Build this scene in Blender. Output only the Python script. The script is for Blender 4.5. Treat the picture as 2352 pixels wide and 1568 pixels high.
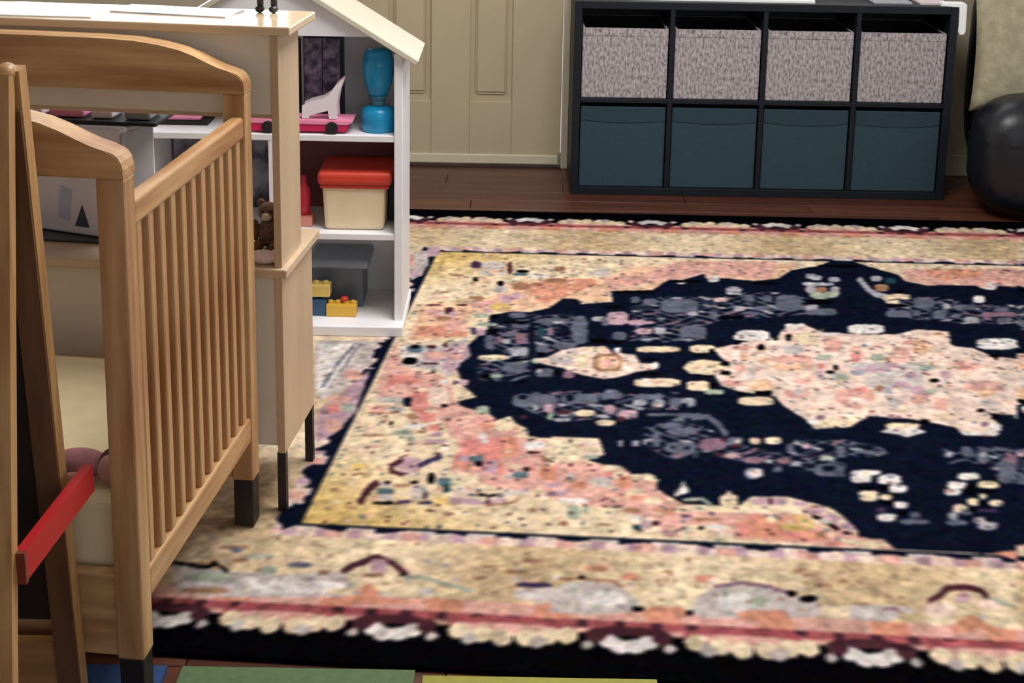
import bpy, bmesh, math, random
import numpy as np
from mathutils import Vector, Matrix
random.seed(7)
R = math.radians
for o in list(bpy.data.objects): bpy.data.objects.remove(o)
SC = bpy.context.scene; COL = SC.collection

# ------------------------------------------------------------ camera
cam_d = bpy.data.cameras.new('camera'); cam = bpy.data.objects.new('camera', cam_d); COL.objects.link(cam)
PITCH = math.atan(690/3200); ROLL = R(1.0)
cam_d.sensor_fit = 'HORIZONTAL'; cam_d.sensor_width = 36; cam_d.lens = 36*3200/2352
cam_d.shift_y = -(784-210)/2352; cam_d.clip_start = .05; cam_d.clip_end = 60
rt = Vector((1,0,0)); fw = Vector((0,math.cos(PITCH),-math.sin(PITCH))); u0 = rt.cross(fw)
rr = rt*math.cos(ROLL)+u0*math.sin(ROLL); uu = -rt*math.sin(ROLL)+u0*math.cos(ROLL)
m = Matrix((rr, uu, -fw)).transposed().to_4x4(); m.translation = (0,0,1.547); cam.matrix_world = m
SC.camera = cam
# ------------------------------------------------------------ light and exposure
SC.view_settings.view_transform = 'Standard'; SC.view_settings.look = 'None'
SC.view_settings.gamma = 1; SC.view_settings.use_curve_mapping = False
SC.view_settings.exposure = 0.0
w = bpy.data.worlds.new('world'); SC.world = w; w.use_nodes = True
w.node_tree.nodes['Background'].inputs[0].default_value = (.93,.97,1.0,1); w.node_tree.nodes['Background'].inputs[1].default_value = .6
def area(name, loc, rot, sx, sy, power, col):
    l = bpy.data.lights.new(name,'AREA'); l.shape='RECTANGLE'; l.size=sx; l.size_y=sy; l.energy=power; l.color=col
    o = bpy.data.objects.new(name,l); COL.objects.link(o); o.location=loc; o.rotation_euler=rot; return o
area('window_light_right', (2.72,3.3,1.55), (0,R(90),0), 1.3, 2.6, 18, (1,.99,.98))
area('window_light_back', (1.06,5.78,1.62), (R(-90),0,0), 1.55, 1.2, 13, (.95,.98,1))
area('window_light_back_left', (-1.5,5.78,1.62), (R(-90),0,0), 1.2, 1.2, 28, (.95,.98,1))
lc = area('ceiling_lamp_light', (.32,3.25,2.55), (0,0,0), 1.1, 1.1, 72, (1,.985,.965))
area('front_fill_light', (.9,-1.42,1.45), (R(90),0,0), 2.2, 1.5, 17, (.95,.97,1))  # added unseen fill from behind the camera to brighten front faces

# ------------------------------------------------------------ helpers
def lin(c):
    return tuple(((v/255)/12.92 if v/255<=.04045 else ((v/255+.055)/1.055)**2.4) for v in c)
MATS = {}
def mat(name, col, rough=.6, var=.06, scale=12, bump=0, stretch=(1,1,1), col2=None, spec=.5, lo=.35, hi=.65, metal=0, alpha=1, coat=0):
    m = bpy.data.materials.new(name); m.use_nodes = True; nt = m.node_tree; b = nt.nodes['Principled BSDF']
    b.inputs['Roughness'].default_value = rough; b.inputs['Specular IOR Level'].default_value = spec; b.inputs['Metallic'].default_value = metal
    if coat: b.inputs['Coat Weight'].default_value = coat; b.inputs['Coat Roughness'].default_value=.1
    a = lin(col); c2 = lin(col2) if col2 else tuple(min(1,v*(1-2.5*var)) for v in a)
    tc = nt.nodes.new('ShaderNodeTexCoord'); mp = nt.nodes.new('ShaderNodeMapping'); mp.inputs['Scale'].default_value = stretch
    n = nt.nodes.new('ShaderNodeTexNoise'); n.inputs['Scale'].default_value = scale; n.inputs['Detail'].default_value = 4
    r = nt.nodes.new('ShaderNodeValToRGB'); r.color_ramp.elements[0].position=lo; r.color_ramp.elements[1].position=hi
    r.color_ramp.elements[0].color = (*c2,1); r.color_ramp.elements[1].color = (*a,1)
    L = nt.links.new
    L(tc.outputs['Object'],mp.inputs[0]); L(mp.outputs[0],n.inputs[0]); L(n.outputs[0],r.inputs[0]); L(r.outputs[0],b.inputs['Base Color'])
    if bump:
        bp = nt.nodes.new('ShaderNodeBump'); bp.inputs['Strength'].default_value = bump; bp.inputs['Distance'].default_value=.01
        L(n.outputs[0],bp.inputs['Height']); L(bp.outputs[0],b.inputs['Normal'])
    if alpha<1:
        b.inputs['Transmission Weight'].default_value = 1-alpha
    MATS[name]=m; return m
def wood(name, c1, c2, axis='x', rough=.45, scale=2.2, spec=.5):
    st = {'x':(1.2,14,14),'y':(14,1.2,14),'z':(14,14,1.2)}[axis]
    m = mat(name, c1, rough, col2=c2, scale=scale, stretch=st, bump=.05, lo=.3, hi=.7, spec=spec)
    return m
PINE=(206,168,120); PINE2=(156,106,66)
PX=wood('pine_x',PINE,PINE2,'x'); PY=wood('pine_y',PINE,PINE2,'y'); PZ=wood('pine_z',PINE,PINE2,'z')
def obj(name, bm, m, parent=None, loc=None, rz=0, smooth=False, kind=None):
    me = bpy.data.meshes.new(name); bmesh.ops.recalc_face_normals(bm, faces=bm.faces); bm.to_mesh(me); bm.free()
    if smooth:
        for p in me.polygons: p.use_smooth = True
    me.materials.append(m); o = bpy.data.objects.new(name, me); COL.objects.link(o)
    if parent: o.parent = parent
    if loc: o.location = loc
    o.rotation_euler.z = rz
    if kind: o['kind'] = kind
    return o
def thing(name, label, cat, loc=(0,0,0), rz=0, group=None):
    o = bpy.data.objects.new(name, None); COL.objects.link(o); o.empty_display_size=.05
    o.location = loc; o.rotation_euler.z = rz; o['label']=label; o['category']=cat
    if group: o['group']=group
    return o
def tag(o, label, cat, group=None):
    o['label']=label; o['category']=cat
    if group: o['group']=group
    return o
def B(): return bmesh.new()
def box(bm, x0,x1,y0,y1,z0,z1, bev=0, seg=2):
    vs=[bm.verts.new(p) for p in ((x0,y0,z0),(x1,y0,z0),(x1,y1,z0),(x0,y1,z0),(x0,y0,z1),(x1,y0,z1),(x1,y1,z1),(x0,y1,z1))]
    fs=[bm.faces.new([vs[i] for i in f]) for f in ((3,2,1,0),(4,5,6,7),(0,1,5,4),(1,2,6,5),(2,3,7,6),(3,0,4,7))]
    if bev:
        es=set(e for f in fs for e in f.edges); bmesh.ops.bevel(bm, geom=list(es), offset=bev, segments=seg, affect='EDGES', profile=.5)
    return bm
def bx(*a, **k): return box(B(), *a, **k)
def prism(bm, pts, d0, d1, plane='xz', bev=0):
    f = {'xz':lambda p,d:(p[0],d,p[1]),'xy':lambda p,d:(p[0],p[1],d),'yz':lambda p,d:(d,p[0],p[1])}[plane]
    a=[bm.verts.new(f(p,d0)) for p in pts]; b=[bm.verts.new(f(p,d1)) for p in pts]; n=len(pts)
    fs=[bm.faces.new(a),bm.faces.new(b[::-1])]+[bm.faces.new((a[i],a[(i+1)%n],b[(i+1)%n],b[i])) for i in range(n)]
    if bev:
        es=set(fs[0].edges)|set(fs[1].edges); bmesh.ops.bevel(bm, geom=list(es), offset=bev, segments=2, affect='EDGES')
    return bm
def lathe(bm, prof, cx=0, cy=0, n=28, sx=1, sy=1):
    rings=[]
    for r,z in prof: rings.append([bm.verts.new((cx+sx*r*math.cos(2*math.pi*i/n),cy+sy*r*math.sin(2*math.pi*i/n),z)) for i in range(n)])
    for a,b in zip(rings[:-1],rings[1:]):
        for i in range(n): bm.faces.new((a[i],a[(i+1)%n],b[(i+1)%n],b[i]))
    bm.faces.new(rings[0][::-1]); bm.faces.new(rings[-1]); return bm
def ball(bm, c, r, seg=20, rings=12, e=1.0):
    rx,ry,rz = r if isinstance(r,tuple) else (r,r,r)
    q=bmesh.ops.create_uvsphere(bm, u_segments=seg, v_segments=rings, radius=1)
    s=lambda v:math.copysign(abs(v)**e,v)
    for v in q['verts']: v.co=Vector((c[0]+rx*s(v.co.x),c[1]+ry*s(v.co.y),c[2]+rz*s(v.co.z)))
    return bm
def bar(bm, p, q, wx, wy, up=(1,0,0)):
    p=Vector(p);q=Vector(q);d=(q-p).normalized();a=Vector(up);a=(a-d*a.dot(d)).normalized();b=d.cross(a)
    c=[]
    for e in (p,q): c.append([bm.verts.new(e+a*sx*wx/2+b*sy*wy/2) for sx,sy in ((-1,-1),(1,-1),(1,1),(-1,1))])
    bm.faces.new(c[0][::-1]);bm.faces.new(c[1])
    for i in range(4): bm.faces.new((c[0][i],c[0][(i+1)%4],c[1][(i+1)%4],c[1][i]))
    return bm
def struct(name,bm,m,parent=None,**k):
    o=obj(name,bm,m,parent,**k)
    if not parent: o['kind']='structure'
    return o

# ------------------------------------------------------------ setting
m_sub=mat('subfloor',(40,26,20),.8); 
m_pl=[wood('plank_wood_%d'%i,c,tuple(int(v*.72) for v in c),'x',.34,1.6) for i,c in enumerate(((98,54,38),(88,47,34),(106,61,43)))]
m_wall=mat('wall_paint',(176,164,142),.8,.02); m_ceil=mat('ceiling_paint',(225,222,215),.9,.01)
m_wn=mat('white_wall_paint',(214,214,212),.9,.01)
m_door=mat('door_paint',(184,170,142),.45,.02,3); m_trim=mat('trim_paint',(186,176,152),.45,.02)
fl=struct('floor',bx(-2.4,2.7,-1.3,5.75,-.06,-.007),m_sub)
pw=.118; pl=1.3; base_me=[]
for i in range(3):
    o=obj('plank',bx(.001,pl-.001,.001,pw-.001,-.008,0,bev=.0015,seg=1),m_pl[i],fl); base_me.append(o.data); COL.objects.unlink(o); bpy.data.objects.remove(o)
row=0; y=-.25
while y<5.66:
    x=-2.4-(row*.47)%pl
    while x<2.65:
        if x+pl>-2.35:
            o=bpy.data.objects.new('plank',random.choice(base_me)); COL.objects.link(o); o.parent=fl; o.location=(x,y,0)
        x+=pl
    y+=pw; row+=1
WY=5.66
b=B(); box(b,-2.4,-2.1,WY,WY+.12,0,2.6); box(b,-.9,-.785,WY,WY+.12,0,2.6); box(b,-2.1,-.9,WY,WY+.12,0,1.0); box(b,-2.1,-.9,WY,WY+.12,2.25,2.6); box(b,-.785,.27,WY,WY+.12,2.1,2.6); box(b,.27,2.7,WY,WY+.12,0,1.0); box(b,.27,2.7,WY,WY+.12,2.25,2.6); box(b,1.85,2.7,WY,WY+.12,1.0,2.25)
struct('wall_back',b,m_wall)
struct('wall_left',bx(-2.5,-2.4,-1.3,5.78,0,2.6),m_wn)
b=B(); box(b,-2.5,-.2,-1.4,-1.3,0,2.6); box(b,2.0,2.8,-1.4,-1.3,0,2.6); box(b,-.2,2.0,-1.4,-1.3,0,.7); box(b,-.2,2.0,-1.4,-1.3,2.2,2.6); struct('wall_front',b,m_wn)
b=B(); box(b,2.7,2.8,-1.3,2.0,0,2.6); box(b,2.7,2.8,4.6,5.78,0,2.6); box(b,2.7,2.8,2.0,4.6,0,.9); box(b,2.7,2.8,2.0,4.6,2.2,2.6); struct('wall_right',b,m_wn)
struct('ceiling',bx(-2.5,2.8,-1.4,5.78,2.6,2.68),m_ceil)
struct('baseboard_back',bx(.27,2.7,WY-.014,WY,0,.09,bev=.004),m_trim)
def winframe(name,pts):
    b=B()
    for a in pts: box(b,*a)
    struct(name,b,m_trim)
winframe('window_1',[(.27,1.85,WY+.02,WY+.06,1.0,1.05),(.27,1.85,WY+.02,WY+.06,2.2,2.25),(.27,.32,WY+.02,WY+.06,1.05,2.2),(1.8,1.85,WY+.02,WY+.06,1.05,2.2),(1.04,1.08,WY+.02,WY+.06,1.05,2.2)])
winframe('window_2',[(2.69,2.74,2.0,4.6,.9,.95),(2.69,2.74,2.0,4.6,2.15,2.2),(2.69,2.74,2.0,2.05,.95,2.15),(2.69,2.74,4.55,4.6,.95,2.15),(2.69,2.74,3.28,3.32,.95,2.15)])
winframe('window_3',[(-2.1,-.9,WY+.02,WY+.06,1.0,1.05),(-2.1,-.9,WY+.02,WY+.06,2.2,2.25),(-2.1,-2.05,WY+.02,WY+.06,1.05,2.2),(-.95,-.9,WY+.02,WY+.06,1.05,2.2),(-1.52,-1.48,WY+.02,WY+.06,1.05,2.2)])
winframe('fill_window',[(-.2,2.0,-1.38,-1.34,.7,.75),(-.2,2.0,-1.38,-1.34,2.15,2.2),(-.2,-.15,-1.38,-1.34,.75,2.15),(1.95,2.0,-1.38,-1.34,.75,2.15),(.88,.92,-1.38,-1.34,.75,2.15)])  # added frame around the opening of the front fill light
# six panel door
dr=struct('door_1',bx(-.722,.206,WY+.035,WY+.06,.022,2.05),m_door)
b=B(); DY0,DY1=WY+.018,WY+.036
xs=(-.722,-.514,-.338,-.176,0,.206)
zr=((.022,.279),(.93,1.07),(1.62,1.74),(1.93,2.05))
for x0,x1 in ((xs[0],xs[1]),(xs[2],xs[3]),(xs[4],xs[5])): box(b,x0,x1,DY0,DY1,.022,2.05,bev=.003,seg=1)
for x0,x1 in ((xs[1],xs[2]),(xs[3],xs[4])):
    for z0,z1 in zr: box(b,x0,x1,DY0+.0004,DY1,z0,z1,bev=.003,seg=1)
struct('door_stile',b,m_door,dr)
for x0,x1 in ((xs[1],xs[2]),(xs[3],xs[4])):
    for z0,z1 in ((.279,.93),(1.07,1.62),(1.74,1.93)):
        struct('door_panel',bx(x0+.022,x1-.022,DY0+.006,DY1+.002,z0+.03,z1-.03,bev=.011,seg=1),m_door,dr)
struct('door_sweep',bx(-.715,.2,WY+.008,WY+.022,.012,.052,bev=.004),mat('sweep',(205,195,170),.4,.02),dr)
m_hinge=mat('hinge_steel',(190,185,175),.35,metal=.8)
b=B(); lathe(b,[(.004,.03),(.011,.032),(.011,.062),(.004,.066)],.206,WY+.01,12); struct('door_stop',b,m_hinge,dr)
b=B(); box(b,.209,.272,WY-.016,WY+.02,0,2.06,bev=.005); box(b,-.79,-.725,WY-.016,WY+.02,0,2.06,bev=.005); box(b,-.79,.272,WY-.016,WY+.02,2.06,2.13,bev=.005)
struct('trim_1',b,m_trim)
struct('trim_2',bx(-.725,.209,WY-.01,WY+.1,-.004,.01),mat('threshold',(58,38,28),.5))

# ------------------------------------------------------------ rug: every knot has its own yarn colour
PAL={'nv':(12,17,33),'bk':(6,5,9),'gr':(92,95,110),'dg':(40,45,63),'lg':(160,158,166),'wh':(216,208,204),'cr':(222,200,170),'cp':(222,196,182),'pk':(210,160,148),'dp':(205,132,124),'sa':(206,142,118),'mv':(180,148,158),'pm':(128,98,112),'mr':(70,38,46),'br':(150,112,88),'gd':(208,176,112),'tl':(84,104,112),'dt':(34,62,72),'gn':(150,158,142),'tn':(194,168,133),'rd':(156,80,84),'pu':(62,48,78),'gy':(188,176,172),'pc':(222,180,150)}
U0=-0.8886
HW=np.array([[1.383068, 0.100741, 1.033815], [-0.14157, 0.902342, 3.562217], [-0.024697, -0.00632, 1.0]])
RAW='''pc:-976,465,-873,495,-822,554,-790,696,-662,749,-565,760,-557,514,-631,541,-689,456,-769,412,-858,377,-846,185,-970,132,-971,249
pc:-574,753,-516,889,-360,926,-120,962,-144,803,-362,733,-461,626,-560,615
pk:-585,760,-477,820,-412,958,-167,986,-186,787,-325,809,-433,749,-560,650
pk:126,933,399,974,368,771,171,776,121,816
sa:181,939,311,954,296,875,210,827,178,880
sa:-746,692,-662,739,-597,747,-595,681,-654,574,-702,497,-742,563
sa:-963,187,-958,258,-915,271,-849,216,-846,185,-947,173
pk:-916,355,-922,338,-942,335,-951,350,-956,397,-951,414,-930,417,-921,401
pk:-858,255,-865,232,-891,229,-903,249,-910,312,-903,335,-875,339,-864,317
pk:-772,522,-779,507,-804,505,-813,517,-817,557,-809,572,-784,575,-775,562
pk:-810,452,-819,434,-848,430,-859,446,-864,494,-855,512,-826,516,-814,500
br:-743,634,-751,618,-775,616,-784,629,-787,670,-780,686,-756,689,-746,675
pk:-993,105,-958,-28,-918,-105,-873,-115,-845,-174,-836,-264,-855,-353,-899,-330,-971,-295,-989,-192
dp:-970,-127,-924,-128,-873,-193,-871,-326,-913,-288,-966,-235
pk:-916,-120,-853,-144,-818,-320,-751,-382,-685,-455,-668,-519,-611,-511,-567,-630,-499,-657,-439,-731,-396,-831,-306,-834,-201,-809,-135,-924,-86,-966,-76,-997,-179,-988,-310,-982,-445,-904,-586,-838,-736,-769,-793,-707,-781,-609,-841,-407
nv:-843,95,-823,197,-809,254,-815,372,-769,413,-731,410,-689,454,-663,548,-630,543,-619,499,-550,528,-558,632,-462,652,-435,738,-412,741,-384,775,-344,834,-339,780,-308,793,-229,771,-171,800,-138,890,-91,933,-72,940,-38,1005,13,1011,49,953,110,873,120,807,168,768,205,781,275,781,290,744,325,787,370,774,475,769,685,645,330,-995,72,-996,31,-994,-76,-997,-91,-955,-127,-948,-129,-915,-147,-848,-166,-811,-197,-792,-226,-772,-286,-775,-306,-823,-351,-829,-398,-824,-416,-799,-440,-760,-438,-708,-475,-708,-501,-646,-533,-640,-559,-622,-532,-589,-538,-545,-545,-493,-617,-491,-637,-504,-670,-498,-677,-454,-702,-417,-713,-377,-735,-405,-751,-371,-814,-322,-820,-297,-786,-263,-816,-195,-844,-70,-841,-27,-826,32
sa:65,-993,107,-973,210,-964,205,-997,95,-1015
dg:-798,269,-726,392,-635,403,-590,178,-631,113,-692,55,-694,-139,-790,-151,-808,-51,-754,62,-802,85
dg:-510,496,-445,591,-308,607,-253,649,-185,666,-92,597,-100,477,-192,432,-316,385,-362,315,-344,209,-430,184,-507,189,-500,315
dg:47,539,118,652,180,659,263,599,344,609,317,432,200,418,164,437,97,446
dg:-717,-234,-627,-193,-518,-209,-403,-180,-403,-296,-499,-322,-530,-368,-616,-401,-667,-358,-712,-306
dg:-466,-414,-403,-352,-341,-425,-373,-581,-425,-600,-464,-518
dg:-362,-467,-219,-535,-199,-457,-110,-446,-42,-491,-54,-535,-117,-548,-127,-655,-179,-652,-200,-615,-254,-612,-300,-597,-363,-553
dg:52,-482,138,-449,183,-465,154,-659,126,-644,116,-556,54,-559
gr:-635,325,-649,313,-692,307,-707,317,-709,348,-695,361,-652,366,-637,357
gr:-723,277,-730,270,-750,268,-757,273,-759,291,-752,298,-732,301,-725,295
gr:-721,207,-732,200,-765,196,-777,200,-778,218,-767,225,-734,229,-722,224
gr:-557,357,-564,347,-583,345,-590,353,-591,381,-584,391,-565,394,-558,385
gr:-593,200,-598,152,-617,150,-626,196,-633,337,-628,389,-608,392,-599,341
gr:-614,127,-623,115,-651,112,-661,121,-662,150,-653,162,-625,165,-615,156
gr:-668,86,-673,73,-688,71,-694,83,-696,120,-691,134,-676,136,-670,123
gr:-704,-67,-712,-85,-737,-89,-748,-73,-752,-23,-744,-4,-718,0,-707,-17
gr:-783,113,-785,90,-797,88,-803,111,-809,178,-807,202,-795,204,-789,181
gr:-649,-92,-655,-106,-676,-108,-684,-96,-686,-58,-680,-44,-659,-42,-651,-54
gr:-734,369,-741,358,-764,356,-772,364,-774,392,-767,403,-744,406,-736,397
lg:-559,360,-565,351,-583,348,-590,356,-591,382,-585,391,-567,393,-560,385
lg:-751,146,-754,136,-766,135,-771,143,-773,169,-770,178,-758,179,-753,171
lg:-709,58,-715,43,-738,40,-746,54,-750,97,-743,113,-720,115,-712,101
lg:-674,-70,-675,-76,-681,-76,-684,-71,-685,-56,-683,-50,-677,-50,-674,-55
lg:-650,325,-654,319,-668,318,-673,322,-674,335,-669,341,-656,342,-651,338
nv:-561,297,-566,290,-582,288,-588,294,-588,312,-583,318,-567,320,-562,315
nv:-631,231,-636,213,-650,211,-656,229,-658,281,-654,300,-640,302,-634,284
nv:-692,-15,-688,-107,-694,-108,-702,-17,-722,270,-727,379,-720,380,-710,271
bk:-550,173,-557,164,-580,161,-588,168,-589,192,-582,201,-559,204,-551,196
bk:-694,-149,-701,-152,-719,-155,-725,-153,-726,-146,-720,-142,-701,-140,-695,-142
bk:-772,-126,-775,-135,-785,-136,-790,-129,-792,-106,-789,-98,-779,-97,-774,-104
bk:-636,-78,-639,-84,-647,-85,-650,-79,-651,-60,-649,-53,-641,-52,-637,-59
bk:-670,-42,-674,-48,-685,-49,-689,-45,-690,-29,-687,-23,-675,-22,-671,-27
bk:-726,315,-737,309,-768,306,-780,309,-781,323,-770,329,-739,332,-727,329
bk:-674,56,-677,50,-688,49,-692,54,-693,70,-690,76,-679,77,-675,72
bk:-784,220,-787,209,-797,208,-801,218,-804,249,-801,260,-791,261,-787,251
bk:-713,10,-718,6,-735,4,-741,7,-742,19,-737,24,-720,26,-714,22
dt:-685,217,-687,199,-696,198,-700,215,-704,268,-702,287,-693,288,-689,270
pm:-667,236,-669,224,-676,223,-680,234,-682,269,-680,282,-672,283,-669,271
pm:-719,160,-723,141,-737,140,-743,157,-747,208,-743,226,-729,228,-723,211
pm:-781,-31,-784,-34,-796,-36,-800,-33,-801,-26,-797,-22,-786,-21,-781,-23
pm:-771,153,-773,142,-780,141,-784,151,-786,181,-784,191,-777,192,-773,182
gn:-748,-118,-752,-125,-766,-127,-772,-121,-773,-102,-769,-95,-755,-94,-749,-99
gn:-790,285,-799,278,-824,275,-834,280,-835,298,-827,305,-801,308,-792,303
gn:-675,2,-679,-7,-692,-8,-698,-1,-699,23,-695,32,-681,34,-676,26
gr:-491,537,-494,525,-506,524,-510,535,-511,570,-507,582,-495,584,-491,572
gr:-449,525,-456,512,-476,510,-483,521,-483,555,-477,568,-457,570,-450,559
gr:-363,475,-379,446,-426,441,-442,465,-443,543,-426,572,-378,578,-362,552
gr:-235,569,-239,555,-251,554,-255,567,-253,607,-249,621,-237,623,-234,609
gr:-196,581,-200,568,-212,567,-215,578,-214,613,-209,626,-198,627,-194,616
gr:-132,523,-146,491,-180,487,-190,516,-187,604,-173,637,-138,641,-127,611
gr:-512,211,-518,197,-535,195,-542,208,-543,247,-537,261,-520,263,-513,250
gr:-345,255,-357,233,-391,229,-402,248,-402,310,-390,333,-356,337,-344,317
gr:-318,415,-322,402,-332,401,-335,413,-334,451,-331,464,-320,466,-317,453
gr:-516,-224,-522,-237,-539,-239,-545,-227,-546,-192,-541,-179,-524,-176,-517,-188
gr:-552,326,-555,310,-565,309,-569,324,-571,369,-568,386,-558,387,-554,371
lg:-262,641,-269,623,-289,620,-296,637,-295,688,-287,707,-267,709,-260,692
lg:-258,486,-264,475,-278,473,-283,483,-282,511,-277,522,-262,524,-257,514
lg:-429,266,-434,253,-449,251,-454,263,-454,298,-449,311,-435,313,-430,301
lg:-362,430,-366,421,-379,419,-383,427,-383,450,-378,459,-366,461,-362,453
lg:-83,821,-89,809,-103,807,-107,818,-106,850,-100,862,-85,864,-81,853
lg:-98,749,-102,741,-114,739,-118,746,-117,767,-112,775,-100,777,-96,770
lg:-529,-208,-531,-214,-538,-214,-541,-210,-541,-196,-539,-190,-532,-189,-529,-194
mv:-512,348,-521,323,-547,320,-557,342,-560,411,-551,437,-523,440,-513,417
mv:-293,566,-299,556,-318,554,-324,562,-324,587,-317,596,-299,598,-292,590
mv:-456,343,-464,336,-486,333,-494,338,-494,357,-486,364,-464,366,-456,361
mv:-459,261,-466,249,-487,247,-494,256,-495,287,-488,299,-467,301,-459,291
mv:-478,336,-484,326,-504,323,-512,332,-512,359,-505,369,-485,372,-478,363
gr:-225,452,-231,445,-248,443,-254,449,-253,468,-247,475,-230,477,-225,471
gr:-100,478,-107,461,-124,459,-129,475,-126,522,-119,540,-102,542,-97,526
gr:-200,499,-208,490,-232,487,-240,494,-239,518,-231,528,-207,531,-199,523
wh:-389,728,-393,717,-403,716,-407,726,-407,758,-403,770,-392,771,-389,760
wh:-309,764,-315,750,-331,748,-336,761,-335,801,-330,816,-314,818,-309,805
bk:-456,627,-476,619,-532,613,-552,616,-553,631,-533,639,-476,645,-456,642
bk:-261,411,-272,403,-304,399,-314,405,-314,423,-303,431,-271,435,-261,429
bk:-168,747,-182,741,-219,736,-231,739,-231,753,-218,759,-181,763,-168,760
bk:-525,474,-532,468,-554,465,-562,469,-562,484,-555,490,-533,492,-525,488
bk:-518,170,-527,165,-554,162,-563,165,-564,178,-554,183,-527,186,-518,183
bk:-350,746,-366,738,-414,732,-431,736,-431,752,-414,760,-366,765,-349,761
bk:-267,616,-273,611,-292,609,-298,612,-298,622,-292,626,-273,629,-266,626
lg:-71,807,-77,795,-93,793,-97,804,-95,836,-89,848,-73,850,-69,839
lg:-31,792,-37,781,-52,779,-56,790,-54,822,-48,834,-33,835,-29,825
lg:67,813,61,801,45,800,41,810,44,843,50,855,66,856,70,846
lg:-98,516,-104,506,-120,504,-125,513,-123,542,-117,553,-101,555,-96,545
lg:192,559,187,549,177,548,175,557,178,586,183,597,193,598,195,588
lg:-46,749,-60,740,-98,736,-111,742,-109,763,-96,772,-57,776,-45,770
lg:-91,685,-97,664,-111,663,-115,682,-112,739,-106,760,-91,761,-88,742
lg:-41,663,-46,644,-58,642,-61,661,-57,718,-51,738,-39,739,-37,720
lg:238,449,231,439,213,436,208,445,212,473,219,484,237,486,242,477
gn:-46,637,-60,623,-97,619,-109,630,-107,665,-93,679,-55,684,-43,673
gn:-71,585,-79,573,-98,571,-104,581,-102,613,-95,625,-75,628,-69,617
lg:9,810,22,847,35,717,23,681
lg:20,699,30,746,48,684,38,637
lg:33,647,41,700,70,668,62,615
cr:53,609,55,657,90,684,87,636
cr:78,633,83,682,117,675,111,625
cr:54,583,58,618,88,622,84,587
br:73,716,65,701,46,699,41,712,44,754,52,769,71,772,77,758
br:-66,687,-72,675,-87,674,-92,684,-90,715,-84,726,-69,728,-64,718
bk:-62,572,-75,560,-110,556,-121,565,-119,595,-107,606,-72,611,-60,602
bk:28,948,7,940,-52,933,-72,937,-71,954,-50,962,9,969,29,965
bk:107,701,102,695,89,694,85,698,86,714,91,720,104,721,108,716
bk:102,560,90,554,60,550,49,554,51,568,62,575,93,578,103,575
gr:-61,474,-71,460,-98,457,-107,469,-105,507,-94,521,-67,524,-58,512
gr:99,477,86,462,54,458,44,470,47,508,60,522,93,526,103,514
gr:159,573,147,553,120,550,113,568,118,622,130,642,158,645,165,627
gr:118,485,114,474,105,472,103,484,107,517,111,529,120,530,122,519
gr:173,473,165,456,147,454,143,469,148,516,157,534,175,536,179,520
gr:246,557,235,546,207,543,199,552,202,581,213,592,242,595,250,586
gr:314,547,307,538,289,535,284,543,287,567,295,576,313,578,318,571
gr:308,449,299,439,280,436,274,445,278,473,286,483,306,486,312,477
gr:204,477,199,467,190,466,188,475,192,504,196,514,205,515,207,505
wh:319,759,311,743,296,741,293,756,299,801,307,817,322,819,325,804
wh:275,629,267,614,253,612,249,626,255,669,262,685,277,686,280,672
pm:327,507,310,497,266,491,251,498,254,521,271,531,316,537,330,530
pm:266,476,261,466,252,465,251,475,254,503,259,513,268,514,270,505
dt:97,791,90,777,76,775,72,788,76,825,82,839,97,841,100,828
gr:-630,-294,-646,-314,-696,-320,-714,-304,-718,-253,-702,-232,-651,-226,-633,-242
gr:-554,-265,-568,-280,-609,-285,-624,-274,-626,-236,-612,-220,-571,-215,-556,-227
gr:-509,-232,-518,-243,-543,-247,-552,-238,-553,-210,-545,-199,-519,-196,-510,-204
gr:-433,-226,-444,-234,-477,-239,-489,-233,-490,-212,-478,-203,-445,-199,-433,-205
gr:-372,-267,-382,-281,-411,-285,-421,-273,-421,-235,-411,-220,-382,-217,-372,-229
gr:-373,-331,-392,-337,-444,-344,-462,-342,-463,-330,-444,-324,-392,-317,-373,-319
lg:-430,-274,-434,-285,-448,-287,-453,-277,-453,-248,-448,-237,-435,-235,-430,-245
lg:-463,-271,-468,-280,-485,-282,-491,-275,-491,-251,-486,-241,-469,-239,-463,-247
lg:-664,-327,-666,-335,-672,-336,-674,-328,-676,-305,-674,-296,-669,-295,-666,-303
lg:-373,-257,-378,-269,-391,-270,-396,-260,-396,-229,-391,-217,-377,-216,-373,-226
lg:-600,-394,-606,-399,-624,-401,-630,-398,-631,-385,-625,-379,-607,-377,-600,-381
lg:-501,-528,-503,-536,-508,-537,-510,-530,-511,-508,-509,-501,-504,-500,-502,-507
lg:-472,-525,-475,-532,-483,-533,-486,-526,-486,-505,-484,-497,-475,-496,-472,-503
lg:-459,-513,-461,-520,-465,-521,-467,-514,-467,-496,-466,-489,-461,-489,-459,-495
mv:-633,-332,-637,-343,-648,-345,-653,-335,-655,-305,-651,-293,-640,-292,-635,-302
mv:-520,-329,-524,-341,-536,-342,-541,-331,-542,-298,-538,-285,-526,-284,-521,-295
mv:-479,-353,-486,-366,-507,-368,-514,-358,-515,-324,-508,-312,-487,-309,-479,-320
cr:-559,-352,-565,-361,-586,-364,-593,-356,-594,-331,-587,-321,-567,-319,-560,-327
cr:-518,-406,-525,-414,-546,-417,-553,-411,-554,-390,-547,-381,-526,-379,-519,-385
gn:-634,-381,-635,-391,-641,-391,-643,-382,-645,-356,-643,-347,-638,-346,-635,-355
gn:-759,-357,-761,-365,-769,-366,-772,-359,-775,-335,-773,-327,-765,-326,-761,-334
nv:-602,-258,-604,-267,-612,-268,-615,-260,-617,-235,-614,-226,-606,-225,-603,-234
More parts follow.
